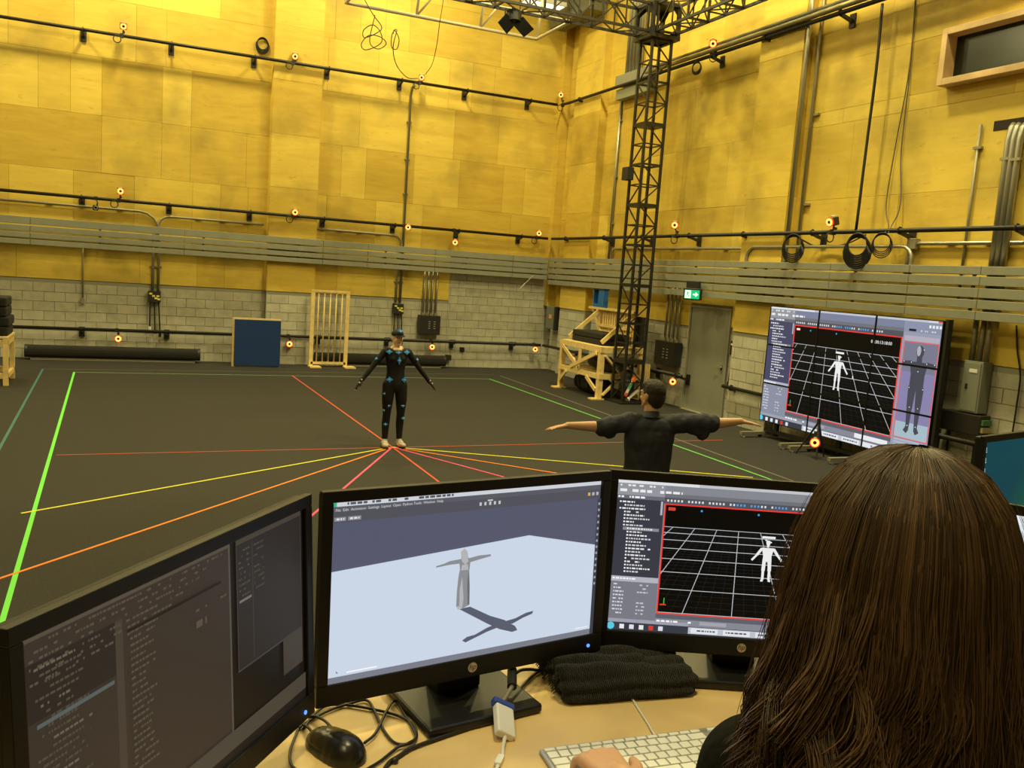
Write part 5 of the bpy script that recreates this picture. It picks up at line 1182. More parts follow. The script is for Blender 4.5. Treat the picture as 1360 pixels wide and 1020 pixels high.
cord('black cord slanting behind the adapter toward the desk edge', [D(684, 925, .012), D(695, 910, .005), D(708, 897, .004), D(722, 888, .004)], .0028)

# ------------------------------------------------------------------ folded black scarf
sc0, sc1 = D(757, 938), D(921, 926); su = (sc1-sc0).normalized(); sv = Vector((-su.y, su.x, 0))
KNIT = bpy.data.materials.new('black_knit'); KNIT.use_nodes = True; _n = KNIT.node_tree.nodes; _l = KNIT.node_tree.links; _b = _n['Principled BSDF']
_b.inputs['Base Color'].default_value = (.014, .0135, .012, 1); _b.inputs['Roughness'].default_value = 1.; _b.inputs['Sheen Weight'].default_value = .12; _b.inputs['Specular IOR Level'].default_value = .1
_g = _n.new('ShaderNodeNewGeometry'); _w = _n.new('ShaderNodeTexWave'); _w.inputs['Scale'].default_value = 90; _w.inputs['Distortion'].default_value = 5; _w.inputs['Detail'].default_value = 3; _w.inputs['Detail Scale'].default_value = 3
_bp = _n.new('ShaderNodeBump'); _bp.inputs['Strength'].default_value = .8; _bp.inputs['Distance'].default_value = .004
_l.new(_g.outputs['Position'], _w.inputs['Vector']); _l.new(_w.outputs['Fac'], _bp.inputs['Height']); _l.new(_bp.outputs[0], _b.inputs['Normal'])
sf = thing('scarf', 'folded black knitted scarf lying before the right monitor', 'scarf', sc0)
SLn = (sc1-sc0).length; sm = MB()
def fold(u0, u1, v0, v1, z, th, sag=0.):
    a = sc0+su*u0+sv*((v0+v1)/2)+Vector((0, 0, z)); b = sc0+su*u1+sv*((v0+v1)/2)+Vector((0, 0, z-sag)); w = (v1-v0)/2
    M = Matrix((su, sv, Vector((0, 0, 1)))).transposed()
    for i in range(15):
        t = i/14; k = 1-.12*abs(2*t-1)**3; c = a.lerp(b, t)
        for s in (-1, -.5, 0, .5, 1): sm.ell(c+sv*(s*(w-th/2))+Vector((0, 0, .002*math.sin(9*t+s*3))), (SLn/11, th*.75, th/2*k), M=M, nu=10, nv=6)
fold(.005, SLn-.012, .0, .16, .011, .022); fold(.0, SLn-.004, .004, .165, .030, .022); fold(-.004, SLn-.015, .015, .17, .048, .020, .004); fold(-.006, SLn*.6, .02, .172, .060, .014, .006)
mesh_obj('cloth', remeshed(sm, .0032, 14), KNIT, sf)
fr_ = MB()
for i in range(26):
    p = sc0-su*.012+sv*(.02+.145*i/25)+Vector((0, 0, .030)); fr_.tube([p, p-su*(.008+.008*random.random())-Vector((0, 0, .014))], .0011, 5)
fg = fr_.build('fringe', KNIT, sf, kind='stuff')

# ================================================================== people
SKIN = mat('skin', (.62, .36, .22), .5, var=.05, scale=25, spec=.35)
SKIN2 = mat('skin_pale', (.80, .56, .38), .5, var=.04, scale=25, spec=.35)
def capsule(mb, a, b, r0, r1, n=14):
    a, b = Vector(a), Vector(b); d = (b-a); z = d.normalized(); L = d.length; x = z.orthogonal().normalized(); y = z.cross(x)
    rings = []; k = 5
    for i in range(k+1):
        t = -PI/2+PI/2*i/k; rings.append((-0+r0*math.sin(t), max(r0*math.cos(t), 1e-4)))
    for i in range(k+1):
        t = PI/2*i/k; rings.append((L+r1*math.sin(t), max(r1*math.cos(t), 1e-4)))
    vs = [a+z*h+(x*math.cos(2*PI*j/n)+y*math.sin(2*PI*j/n))*r for h, r in rings for j in range(n)]; m = len(rings)
    fs = [(i*n+j, i*n+(j+1) % n, (i+1)*n+(j+1) % n, (i+1)*n+j) for i in range(m-1) for j in range(n)]+[tuple(reversed(range(n))), tuple(range((m-1)*n, m*n))]
    mb.add(vs, fs); return mb
def loft(mb, rings, M, n=26):
    """closed body through elliptical rings (centre, half width, half depth), rounded at both ends"""
    c0, a0, b0 = rings[0]; c1, a1, b1 = rings[-1]; up = (Vector(c1)-Vector(c0)).normalized()
    R_ = [(Vector(c0)-up*b0*h, a0*w, b0*w) for h, w in ((.62, .35), (.45, .7), (.2, .92))]+[(Vector(c), a, b) for c, a, b in rings]+[(Vector(c1)+up*b1*h, a1*w, b1*w) for h, w in ((.2, .92), (.45, .7), (.62, .35))]
    vs = [c+M @ Vector((a*math.cos(2*PI*j/n), b*math.sin(2*PI*j/n), 0)) for c, a, b in R_ for j in range(n)]; m = len(R_)
    mb.add(vs, [(i*n+j, i*n+(j+1) % n, (i+1)*n+(j+1) % n, (i+1)*n+j) for i in range(m-1) for j in range(n)]+[tuple(reversed(range(n))), tuple(range((m-1)*n, m*n))]); return mb
def chain(mb, pts, rs):
    for i in range(len(pts)-1): capsule(mb, pts[i], pts[i+1], rs[i], rs[i+1])
def hand(mb, wrist, d, nrm, thumb, s=1., curl=.15, spread=.10, fingers=True):
    """wrist, pointing direction, back-of-hand normal, side the thumb is on"""
    w, d, nrm = Vector(wrist), Vector(d).normalized(), Vector(nrm).normalized(); sd = Vector(thumb); sd = (sd-d*sd.dot(d)).normalized(); nrm = (nrm-d*nrm.dot(d)-sd*nrm.dot(sd)).normalized()
    def Pt(a, b, c): return w+(d*a+sd*b+nrm*c)*s
    for b, e in ((.026, .092), (.009, .096), (-.010, .092), (-.027, .083)): capsule(mb, Pt(.008, b*.55, 0), Pt(e, b, 0), .0150*s, .0118*s)
    capsule(mb, Pt(-.02, 0, 0), Pt(.03, 0, 0), .023*s, .020*s)
    tips = []
    for b, e, L, r in ((.028, .092, .070, .0088), (.009, .097, .079, .0090), (-.011, .092, .073, .0086), (-.029, .083, .057, .0076)):
        p = Pt(e, b, 0); dd = (d+sd*(b/.03*spread)).normalized(); a = curl; pts = [p]
        for f in (.46, .30, .24):
            q = (dd*math.cos(a)-nrm*math.sin(a)); pts.append(pts[-1]+q*(L*f*s)); a += curl*1.5
        chain(mb, pts, [r*s*1.02, r*s, r*s*.93, r*s*.78]); tips.append((pts[-1], pts[-1]-pts[-2]))
    th = [Pt(.012, .022, -.006), Pt(.040, .045, -.010), Pt(.068, .058, -.012), Pt(.092, .062, -.014)]
    chain(mb, th, [.0165*s, .0125*s, .0105*s, .0085*s]); return tips
def head(mb, c, fw, up=(0, 0, 1), s=1., ears=True):
    c, fw, up = Vector(c), Vector(fw).normalized(), Vector(up).normalized(); rt = fw.cross(up).normalized(); up = rt.cross(fw)
    M = Matrix((rt, fw, up)).transposed()
    def Pt(a, b, e): return c+(rt*a+fw*b+up*e)*s
    mb.ell(Pt(0, -.012, .022), (.076*s, .094*s, .096*s), M=M, nu=20, nv=14)
    mb.ell(Pt(0, .028, -.030), (.062*s, .062*s, .085*s), M=M, nu=20, nv=14)
    mb.ell(Pt(0, .055, -.090), (.030*s, .030*s, .024*s), M=M)                      # chin
    for sx in (-1, 1):
        capsule(mb, Pt(sx*.055, .0, -.045), Pt(sx*.022, .062, -.088), .020*s, .018*s)  # jaw
        mb.ell(Pt(sx*.034, .070, -.028), (.022*s, .018*s, .020*s), M=M)                # cheek
        capsule(mb, Pt(sx*.012, .088, .024), Pt(sx*.050, .070, .022), .0095*s, .009*s) # brow
        if ears: mb.ell(Pt(sx*.079, -.012, -.010), (.010*s, .019*s, .032*s), M=M)
    capsule(mb, Pt(0, .088, .012), Pt(0, .108, -.024), .0085*s, .0125*s)           # nose
    capsule(mb, Pt(-.016, .082, -.058), Pt(.016, .082, -.058), .0085*s, .0085*s)   # lips
    return M
def face_parts(t, c, fw, s=1., up=(0, 0, 1)):
    c, fw, up = Vector(c), Vector(fw).normalized(), Vector(up).normalized(); rt = fw.cross(up).normalized(); up = rt.cross(fw)
    def Pt(a, b, e): return c+(rt*a+fw*b+up*e)*s
    DK = mat('eye_dark', (.03, .018, .01), .3); WH = mat('eye_white', (.7, .66, .58), .3); LP = mat('lips', (.48, .2, .15), .5)
    for sx in (-1, 1):
        e = MB().ell(Pt(sx*.031, .078, .002), (.0125*s, .0125*s, .0085*s)).build('eye', WH, t, smooth=True); MB().ell(Pt(sx*.031, .0885, .002), (.0058*s, .004*s, .0058*s)).build('iris', DK, e, smooth=True)
        MB().tube([Pt(sx*.014, .096, .024), Pt(sx*.034, .090, .030), Pt(sx*.050, .078, .024)], .0038*s, 6).build('eyebrow', DK, t, smooth=True)
    MB().tube([Pt(-.021, .083, -.058), Pt(0, .0915, -.057), Pt(.021, .083, -.058)], .0052*s, 8).build('mouth', LP, t, smooth=True)

# ------------------------------------------------------------------ performer in the capture suit
PX_, PY_ = float(K[0]), float(K[1]+.03)
pf = thing('person', 'performer in a black suit with blue marker patches, arms held out', 'person', (PX_, PY_, 0))
def Q(x, y, z): return Vector((PX_+x, PY_+y, z))
F = Vector((0, -1, 0)); FH = Vector((.10, -1, 0)).normalized()
SUIT = mat('black_suit', (.009, .009, .010), .7, spec=.3); PATCH = mat('blue_patch', (.035, .33, .95), .6)
def legs(mb, k, foot=True, dy=0.):
    for s in (-1, 1): chain(mb, [Q(s*.085, 0, .88), Q(s*.098, -.012, .68), Q(s*.100, -.010, .47), Q(s*.102, .018, .33), Q(s*.104, .012, .07)], [.092*k, .082*k, .056*k, .056*k, .036*k])
def torso(mb, k):
    loft(mb, [(Q(0, -.002, z), a*k, b*k) for z, a, b in ((.84, .140, .100), (.89, .150, .106), (.94, .147, .103), (1.00, .133, .096), (1.06, .125, .092), (1.12, .130, .094), (1.18, .142, .100), (1.24, .152, .104), (1.30, .155, .100), (1.35, .145, .085))], Matrix.Identity(3))
    capsule(mb, Q(-.135, .005, 1.35), Q(.135, .005, 1.35), .052*k, .052*k); capsule(mb, Q(0, .01, 1.32), Q(0, .01, 1.375), .075*k, .050*k)
    for s in (-1, 1): mb.ell(Q(s*.062, -.062, 1.25), (.058*k, .045*k, .055*k))
AD = {}
for s in (-1, 1):
    sh = Q(s*.165, 0, 1.345); tip = Q(s*.59, -.05, .805); d = (tip-sh).normalized(); L = (tip-sh).length
    AD[s] = (sh, sh+d*(L*.40)+Vector((0, .015, 0)), sh+d*(L*.74), d)
def arms(mb, k, end=1.):
    for s in (-1, 1): sh, el, wr, d = AD[s]; chain(mb, [sh, sh.lerp(el, .5), el, el.lerp(wr, .35), wr], [.052*k, .044*k, .037*k, .037*k, .026*k])
bm = MB(); HCp = Q(0, -.012, 1.535)
torso(bm, .94); legs(bm, .93); arms(bm, .93); capsule(bm, Q(0, .012, 1.38), HCp+Vector((0, .015, -.06)), .052, .049); head(bm, HCp, FH, s=.94); bm.ell(Q(0, -.050, 1.378), (.066, .052, .030)); capsule(bm, Q(-.05, .0, 1.385), Q(.05, .0, 1.385), .045, .045)
tipl = []
for s in (-1, 1): sh, el, wr, d = AD[s]; tipl += hand(bm, wr, d, Vector((s*.75, 0, .6)), F, .93, .10, .12)
for s in (-1, 1): bm.ell(Q(s*.104, -.04, .045), (.04, .10, .04))
mesh_obj('body', remeshed(bm, .0055, 5), SKIN2, pf)
face_parts(pf, HCp, FH, .94)
sm = MB(); torso(sm, 1.0); legs(sm, 1.0); arms(sm, 1.0); capsule(sm, Q(0, .014, 1.34), Q(0, .014, 1.375), .062, .058)
su_ = mesh_obj('suit', remeshed(sm, .007, 6), SUIT, pf)
def patch(c, n, w, h, big=1.):
    c, n = Vector(c), Vector(n).normalized(); r = n.cross(Vector((0, 0, 1))).normalized(); u = r.cross(n)
    pts = [(-.5, 0), (-.15, .28), (0, .5), (.15, .28), (.5, 0), (.15, -.28), (0, -.5), (-.15, -.28)]; f = [c+r*(a*w*1.12)+u*(b*h*1.12) for a, b in pts]; k = len(f)
    MB().add([p-n*.004 for p in f]+[p+n*.004 for p in f], [tuple(reversed(range(k))), tuple(range(k, 2*k))]+[(i, (i+1) % k, k+(i+1) % k, k+i) for i in range(k)]).build('patch', PATCH, su_)
    MB().ell(c+n*.010, (.008, .008, .008), nu=8, nv=6).build('marker', mat('marker_ball', (.75, .75, .72), .4), su_, smooth=True)
for (x, y, z, w, h) in ((-.125, -.075, 1.350, .085, .065), (.0, -.093, 1.345, .09, .05), (.125, -.075, 1.350, .085, .065), (.012, -.118, 1.235, .055, .105), (-.105, -.088, .965, .095, .075), (.105, -.088, .965, .08, .075)): patch((PX_+x, PY_+y, z), (x*1.2, -1, .25 if z > 1.3 else 0), w, h)
for (x, y, z) in ((-.155, -.06, .765), (-.098, -.078, .60), (.108, -.078, .60), (-.145, -.045, .53), (.125, -.075, .42), (-.125, -.065, .335)): patch((PX_+x, PY_+y, z), (x*2.5, -1, 0), .06, .05)
for s in (-1, 1):
    sh, el, wr, d = AD[s]; c = sh.lerp(el, .55); patch(c+Vector((s*.035, -.035, .02)), (s*.8, -.8, .3), .05, .045)
    for (a, nn) in ((wr, .03), (wr+d*.05, .03)): MB().ell(a+Vector((s*.012, -nn, .01)), (.010, .010, .010), nu=8, nv=6).build('marker', MATS['marker_ball'], su_, smooth=True)
    MB().box(c, (.001, .001, .001)).v
for p, dd in (tipl[1], tipl[5]): MB().ell(p, (.011, .011, .011), nu=8, nv=6).build('marker', MATS['marker_ball'], su_, smooth=True)
gm = MB()
for s in (-1, 1):
    sh, el, wr, d = AD[s]; capsule(gm, wr-d*.03, wr+d*.02, .030, .028); capsule(gm, wr+d*.02, wr+d*.085, .031, .036)
    g1 = MB(); capsule(g1, wr-d*.03, wr+d*.02, .030, .028); hand(g1, wr, d, Vector((s*.75, 0, .6)), F, .985, .10, .12); mesh_obj('glove', remeshed(g1, .004, 3), SUIT, pf)
cm = MB(); MC = Matrix((FH.cross(Vector((0, 0, 1))), FH, Vector((0, 0, 1)))).transposed()
for i in range(1): cm.ell(HCp+Vector((0, .008, .048)), (.084, .102, .078), M=MC, nu=20, nv=12)
cm2 = remeshed(cm, .005, 2)
for v in cm2.vertices: v.co.z = max(v.co.z, HCp.z+.038)
cp = mesh_obj('cap', cm2, SUIT, pf)
bx = MB(); cc = HCp+Vector((0, 0, .040)); n = 14
rim = [cc+FH*(.075+.075*math.cos(a)*.95)+MC @ Vector((.078*math.sin(a), 0, -.012*math.cos(a))) for a in [(-PI/2)+PI*i/n for i in range(n+1)]]
bx.add([p+Vector((0, 0, .004)) for p in rim]+[p-Vector((0, 0, .004)) for p in rim], [tuple(range(n+1)), tuple(reversed(range(n+1, 2*n+2)))]+[(i, i+n+1, i+n+2, i+1) for i in range(n)]+[(n, 2*n+1, n+1, 0)]); bx.build('peak', SUIT, cp)
patch_c = HCp+FH*.088+Vector((0, 0, .098)); MB().ell(patch_c, (.034, .010, .026)).build('blue_patch', PATCH, cp, smooth=True); MB().ell(patch_c+FH*.012, (.010, .008, .010)).build('marker', MATS['marker_ball'], cp, smooth=True)
SHO = mat('pale_shoe', (.50, .47, .38), .6); SOLE = mat('dark_sole', (.02, .02, .02), .7)
for s in (-1, 1):
    sh = MB(); sh.ell(Q(s*.112, -.030, .060), (.046, .085, .044)); sh.ell(Q(s*.124, -.105, .046), (.046, .075, .032)); sh.ell(Q(s*.106, .03, .055), (.040, .055, .042)); capsule(sh, Q(s*.105, .01, .06), Q(s*.105, .01, .10), .042, .041)
    me_ = remeshed(sh, .005, 4)
    for v in me_.vertices: v.co.z = max(v.co.z, .018)
    so = mesh_obj('shoe', me_, SHO, pf)
    out = [(PX_+s*.118+.050*math.cos(a)+s*.012*(-math.sin(a) > 0)*(-math.sin(a)), PY_-.045+.135*math.sin(a)) for a in [2*PI*i/20 for i in range(20)]]
    MB().prism(out, .0, .022).build('sole', SOLE, so); MB().tube([Q(s*.115-.02, -.085, .088), Q(s*.115+.02, -.075, .092)], .004, 6).build('lace', WHITEP, so)

# ------------------------------------------------------------------ man in a dark shirt, arms straight out, seen from behind
mz = 1.76; mtop = fl(869, 506, mz); MX, MY = float(mtop[0]), float(mtop[1])
mf = Vector((.30, .954, 0)).normalized(); ml = Vector((-mf.y, mf.x, 0))       # forward, left
mn = thing('person', 'man in a dark shirt with rolled sleeves standing back turned, arms outstretched', 'person', (MX, MY, 0))
k = 1.06
def U(l, f, z): return Vector((MX, MY, z))+ml*l+mf*f
def pix(px, py, f=0.): return Vector(aP(px, py, (MX+mf.x*f, MY+mf.y*f, 1.4), (mf.x, mf.y, 0)).tolist())
arm = {1: [pix(846, 560), pix(803, 567), pix(754, 565), pix(719, 571)], -1: [pix(893, 559), pix(943, 563), pix(984, 559.5), pix(1014, 565)]}
for s in (1, -1):
    d = arm[s][1]-arm[s][0]
bm = MB()
def mtorso(mb, k=1.):
    
    Mm = Matrix((-ml, mf, Vector((0, 0, 1)))).transposed()
    loft(mb, [(U(0, 0, z), a*k, b*k) for z, a, b in ((.95, .166, .112), (1.02, .163, .110), (1.09, .162, .108), (1.16, .165, .108), (1.23, .172, .110), (1.30, .178, .112), (1.36, .176, .108), (1.41, .165, .09))], Mm)
    mb.ell(U(0, -.03, 1.38), (.165*k, .075*k, .10), M=Mm); mb.ell(U(0, 0, 1.00), (.165*k, .115*k, .14), M=Mm)
    capsule(mb, U(.15, 0, 1.425), U(-.15, 0, 1.425), .060*k, .060*k); capsule(mb, U(0, -.005, 1.40), U(0, .0, 1.475), .085*k, .060*k)
hc = U(0, .02, 1.645); hf_ = Vector((-.22, .97, 0)).normalized()
mtorso(bm, .88)
for s in (1, -1):
    a = arm[s]; el = a[0].lerp(a[1], 1.0); chain(bm, [U(s*.165, 0, 1.42), a[0].lerp(a[1], .5), el, el.lerp(a[2], .3), a[2]], [.058, .048, .041, .043, .027])
    d = (a[3]-a[2]).normalized(); hand(bm, a[2], d, Vector((0, 0, 1)), mf, 1.0, .06, .14)
    chain(bm, [U(s*.09, 0, .92), U(s*.10, 0, .50), U(s*.105, -.02, .09)], [.085, .058, .04]); bm.ell(U(s*.108, .03, .05), (.04, .04, .045))
capsule(bm, U(0, .0, 1.46), hc+Vector((0, 0, -.05)), .060, .056); head(bm, hc, hf_, s=1.03)
mesh_obj('body', remeshed(bm, .0055, 5), SKIN, mn); face_parts(mn, hc, hf_, 1.03)
SHIRT = mat('charcoal_shirt', (.032, .034, .052), .75, var=.12, scale=20, bump=.55, bscale=11, spec=.3)
sm = MB(); mtorso(sm, 1.09)
for s in (1, -1):
    a = arm[s]; cuff = a[0].lerp(a[1], 1.0)
    chain(sm, [U(s*.165, 0, 1.42), a[0].lerp(cuff, .4), a[0].lerp(cuff, .75), cuff], [.074, .066, .064, .062]); 
    cd_ = (cuff-a[0]).normalized(); capsule(sm, cuff-cd_*.05, cuff+cd_*.01, .072, .066)
    if s == -1: capsule(sm, cuff-cd_*.06+Vector((0, 0, -.02)), cuff-cd_*.05+Vector((0, 0, -.085)), .06, .045); capsule(sm, cuff-cd_*.2, cuff-cd_*.1+Vector((0, 0, -.05)), .06, .05)
    else: capsule(sm, cuff-cd_*.03, cuff-cd_*.05+Vector((0, 0, -.05)), .06, .045)
Mm = Matrix((-ml, mf, Vector((0, 0, 1)))).transposed(); sm.ell(U(0, 0, .96), (.172, .120, .16), M=Mm)
me_ = remeshed(sm, .008, 5); nv_ = [v.normal.copy() for v in me_.vertices]
for v, n_ in zip(me_.vertices, nv_):
    p = v.co; d_ = mnoise.noise(Vector((p.x*9, p.y*9, p.z*6)))*.012+mnoise.noise(Vector((p.x*24, p.y*24, p.z*12)))*.007; v.co = p+n_*(d_+.008)
sh_ = mesh_obj('shirt', me_, SHIRT, mn)
co = MB()
for i in range(22):
    a0_, a1_ = 2*PI*i/22, 2*PI*(i+1)/22
ring0 = [U(.070*math.cos(a), .0+.070*math.sin(a), 1.462-.012*math.sin(a)) for a in [2*PI*i/24 for i in range(24)]]; ring1 = [U(.066*math.cos(a), .004+.066*math.sin(a), 1.515-.016*math.sin(a)) for a in [2*PI*i/24 for i in range(24)]]; ring2 = [U(.086*math.cos(a), .0+.086*math.sin(a), 1.468-.014*math.sin(a)) for a in [2*PI*i/24 for i in range(24)]]
co.add(ring0+ring1+ring2, [(i, (i+1) % 24, 24+(i+1) % 24, 24+i) for i in range(24)]+[(24+i, 24+(i+1) % 24, 48+(i+1) % 24, 48+i) for i in range(24)]); co.build('collar', SHIRT, sh_, smooth=True)
tm = MB(); tm.ell(U(0, 0, .96), (.160, .112, .11), M=Mm)
for s in (1, -1): chain(tm, [U(s*.09, 0, .92), U(s*.10, 0, .50), U(s*.105, -.01, .06)], [.098, .075, .062])
mesh_obj('trousers', remeshed(tm, .009, 4), mat('dark_trousers', (.02, .02, .024), .85, bump=.3, bscale=20), mn)
for s in (1, -1):
    sb = MB(); Mr = Mm; sb.ell(U(s*.108, .0, .05), (.048, .08, .045), M=Mr); sb.ell(U(s*.112, .09, .042), (.048, .08, .035), M=Mr); me_ = remeshed(sb, .006, 3)
    for v in me_.vertices: v.co.z = max(v.co.z, 0.0)
    mesh_obj('shoe', me_, mat('black_shoe', (.015, .013, .012), .4), mn)
hm_ = MB(); Mh = Matrix((hf_.cross(Vector((0, 0, 1))), hf_, Vector((0, 0, 1)))).transposed()
def hq(a, b, e): return hc+Mh @ Vector((a, b, e))
hm_.ell(hq(0, -.020, .040), (.086, .098, .090), M=Mh); hm_.ell(hq(0, -.045, -.005), (.080, .070, .085), M=Mh); hm_.ell(hq(0, -.055, -.05), (.060, .045, .05), M=Mh); hm_.ell(hq(0, .03, .075), (.070, .060, .050), M=Mh)
for s in (-1, 1): hm_.ell(hq(s*.068, -.01, .03), (.018, .035, .04), M=Mh)
me_ = remeshed(hm_, .004, 3); nv_ = [v.normal.copy() for v in me_.vertices]
for v, n_ in zip(me_.vertices, nv_):
    p = v.co; v.co = p+n_*(mnoise.noise(Vector((p.x*120, p.y*120, p.z*40)))*.0028)
mesh_obj('hair', me_, mat('short_dark_hair', (.030, .019, .010), .6, var=.4, scale=160, bump=.8, bscale=300), mn)

# ------------------------------------------------------------------ seated woman with long brown hair, seen from behind
wf = Vector((.28, .96, 0)).normalized(); wl = Vector((-wf.y, wf.x, 0))
rr_ = ray(1186, 776); HC = Vector((CAM+rr_/np.linalg.norm(rr_)*.90).tolist())
WX, WY = HC.x-wf.x*.05, HC.y-wf.y*.05
wm = thing('person', 'seated woman in a black top with long wavy brown hair, typing', 'person', (WX, WY, RISER))
def O(l, f, z): return Vector((HC.x, HC.y, HC.z))+wl*l+wf*f+Vector((0, 0, z))
Mw = Matrix((-wl, wf, Vector((0, 0, 1)))).transposed()
hw = Vector(fl(806, 1018, DESK+.045).tolist())          # left wrist
hdir = Vector((.12, .99, -.10)).normalized()
shL, shR = O(.082, .06, -.225), O(-.165, -.04, -.235)
elL = Vector(((shL.x+hw.x)/2-.01, (shL.y+hw.y)/2-.08, DESK-.06))
hwR = K3(.42, .12, .05); elR = Vector(((shR.x+hwR.x)/2+.10, (shR.y+hwR.y)/2-.05, DESK+.05))
hwL = hw-hdir*.05
SEAT = RISER+.46
def wtorso(mb, k=1.):
    pz = SEAT+.12-HC.z; base = O(0, -.10, 0); 
    mb.ell(O(0, -.10, pz), (.175*k, .13*k, .13), M=Mw); mb.ell(O(0, -.09, pz*.62-.255*.38-.02), (.135*k, .10*k, .16), M=Mw); mb.ell(O(0, -.055, -.38), (.155*k, .105*k, .16), M=Mw)
    capsule(mb, O(.070, .05, -.230), O(0, -.01, -.235), .052*k, .062*k); capsule(mb, O(0, -.01, -.235), O(-.135, -.035, -.235), .062*k, .055*k); capsule(mb, O(0, -.02, -.25), O(0, -.01, -.17), .075*k, .055*k); mb.ell(O(0, -.03, -.30), (.150*k, .10*k, .12), M=Mw)
    for s in (-1, 1): mb.ell(O(s*.07, .045, -.38), (.06*k, .05*k, .06*k), M=Mw)
def warms(mb, k, end=1.):
    for (a, b, c) in ((shL, elL, hwL), (shR, elR, hwR-Vector((.02, .05, 0)))): chain(mb, [a, a.lerp(b, .5), b, b.lerp(c, .3), b.lerp(c, end)], [.052*k, .045*k, .040*k, .038*k, (.027 if end > .95 else .032)*k])
def wlegs(mb, k):
    pz = SEAT+.10-HC.z
    for s in (-1, 1):
        hp = O(s*.09, -.08, pz); kn = Vector((hp.x, hp.y, SEAT+.06))+wf*.42; an = Vector((kn.x, kn.y, RISER+.08))+wf*.02; chain(mb, [hp, kn, kn.lerp(an, .4), an], [.085*k, .060*k, .055*k, .038*k])
bm = MB(); wtorso(bm, .93); warms(bm, .93); wlegs(bm, .92); capsule(bm, O(0, -.025, -.20), O(0, -.01, -.06), .050, .048); head(bm, HC, wf, s=.96)
hand(bm, hwL, hdir, Vector((-.25, 0, 1)), Vector((1, -.1, 0)), .92, .42, .10)
hand(bm, hwR-Vector((.02, .05, 0)), Vector((-.1, .98, -.1)), Vector((.2, 0, 1)), Vector((-1, 0, 0)), .92, .42, .10)
for s in (-1, 1):
    pz = SEAT+.06; an = Vector((HC.x, HC.y, 0))+wl*(s*.09)+wf*(-.08+.44); bm.ell((an.x+wf.x*.05, an.y+wf.y*.05, RISER+.045), (.045, .09, .04))
mesh_obj('body', remeshed(bm, .0042, 4), SKIN, wm); face_parts(wm, HC, wf, .96)
TOP = mat('black_top', (.006, .0058, .0055), .95, bump=.2, bscale=60, spec=.1)
sm = MB(); wtorso(sm, 1.08); warms(sm, 1.18, .88)
mesh_obj('top', remeshed(sm, .007, 5), TOP, wm)
tm = MB(); wlegs(tm, 1.06); tm.ell(O(0, -.09, SEAT+.10-HC.z), (.178, .135, .11), M=Mw); mesh_obj('trousers', remeshed(tm, .01, 3), mat('dark_jeans', (.02, .022, .03), .85), wm)
for s in (-1, 1):
    an = Vector((HC.x, HC.y, 0))+wl*(s*.09)+wf*.40; sb = MB(); sb.ell((an.x, an.y, RISER+.045), (.048, .12, .045), M=Mw); me_ = remeshed(sb, .008, 3)
    for v in me_.vertices: v.co.z = max(v.co.z, RISER)
    mesh_obj('shoe', me_, MATS['black_shoe'], wm)
# hair: one scalp-to-ends mass of fine locks
ENVZ = [.135, .128, .112, .085, .045, .0, -.05, -.10, -.16, -.23, -.31, -.40, -.52]
ENVR = [.0, .032, .060, .081, .095, .102, .107, .115, .123, .125, .122, .116, .11]
FRNT = [.0, .030, .060, .086, .104, .110, .112, .112, .110, .105, .10, .095, .09]
def env(dz): return np.interp(-dz, [-z for z in ENVZ], ENVR)
CROWN = np.array([-.01, -.03])                        # (left, forward) offset of the crown
def hair_pts(th, zs, kk, sway, amp, ph, freq, pull):
    """th: azimuth, 0 = back of the head, + = her left; returns local (l, f, z)"""
    r = env(zs)*kk
    drop = np.clip(-zs-.02, 0, 1)
    w = amp*np.clip((.02-zs)/.22, 0, 1)
    t2 = th+sway*drop+w*np.sin(2*PI*freq*(-zs)+ph)/np.maximum(r, .05)
    r = r+w*.75*np.cos(2*PI*freq*(-zs)+ph*1.3)
    asp = 1.0
    l = np.sin(t2)*r*1.0; f = -np.cos(t2)*r*.98-.012
    f = f-.035*np.clip(-zs-.10, 0, .5)*1.2             # the length lies on the back
    f = np.where(f > .02, f*.8, f)
    return l, f, zs
def add_locks(V, Fc, T, l, f, z, rad, tone):
    n = len(l); P = np.stack([HC.x+wl.x*l+wf.x*f, HC.y+wl.y*l+wf.y*f, HC.z+z], 1)
    t = np.gradient(P, axis=0); t /= np.linalg.norm(t, axis=1)[:, None]+1e-9
    out = P-np.array([HC.x, HC.y, HC.z-.05]); out[:, 2] *= .4; u = np.cross(t, out); u /= np.linalg.norm(u, axis=1)[:, None]+1e-9; w = np.cross(u, t)
    R_ = (rad*np.interp(np.linspace(0, 1, n), [0, .1, .7, 1], [.5, 1, .9, .15]))[:, None]
    base = NV[0]; NV[0] += 3*n
    V.append(np.stack([P+u*R_, P-u*R_*.5+w*R_*.85, P-u*R_*.5-w*R_*.85], 1).reshape(-1, 3))
    i = np.arange(n-1)[:, None]*3; j = np.arange(3)[None, :]; j2 = (j+1) % 3
    Fc.append((base+np.stack([i+j, i+j2, i+3+j2, i+3+j], -1)).reshape(-1, 4)); T.append(np.full(n*3, tone))
V_, F_, T_ = [], [], []; NV = [0]
nclump = 130; cth = rng.uniform(-2.45, 2.45, nclump); cph = rng.uniform(0, 2*PI, nclump); cfr = rng.uniform(4.5, 8.0, nclump); cam_ = rng.uniform(.004, .013, nclump); cton = rng.uniform(0, 1, nclump); clen = np.where(cth > .75, rng.uniform(-.23, -.15, nclump), rng.uniform(-.50, -.40, nclump)); csw = rng.uniform(-.6, .6, nclump)
left = (cth > .35) & (cth < 1.9); cam_[left] *= 2.3; cton[left] = np.clip(cton[left]+.3, 0, 1)
NL = 7200
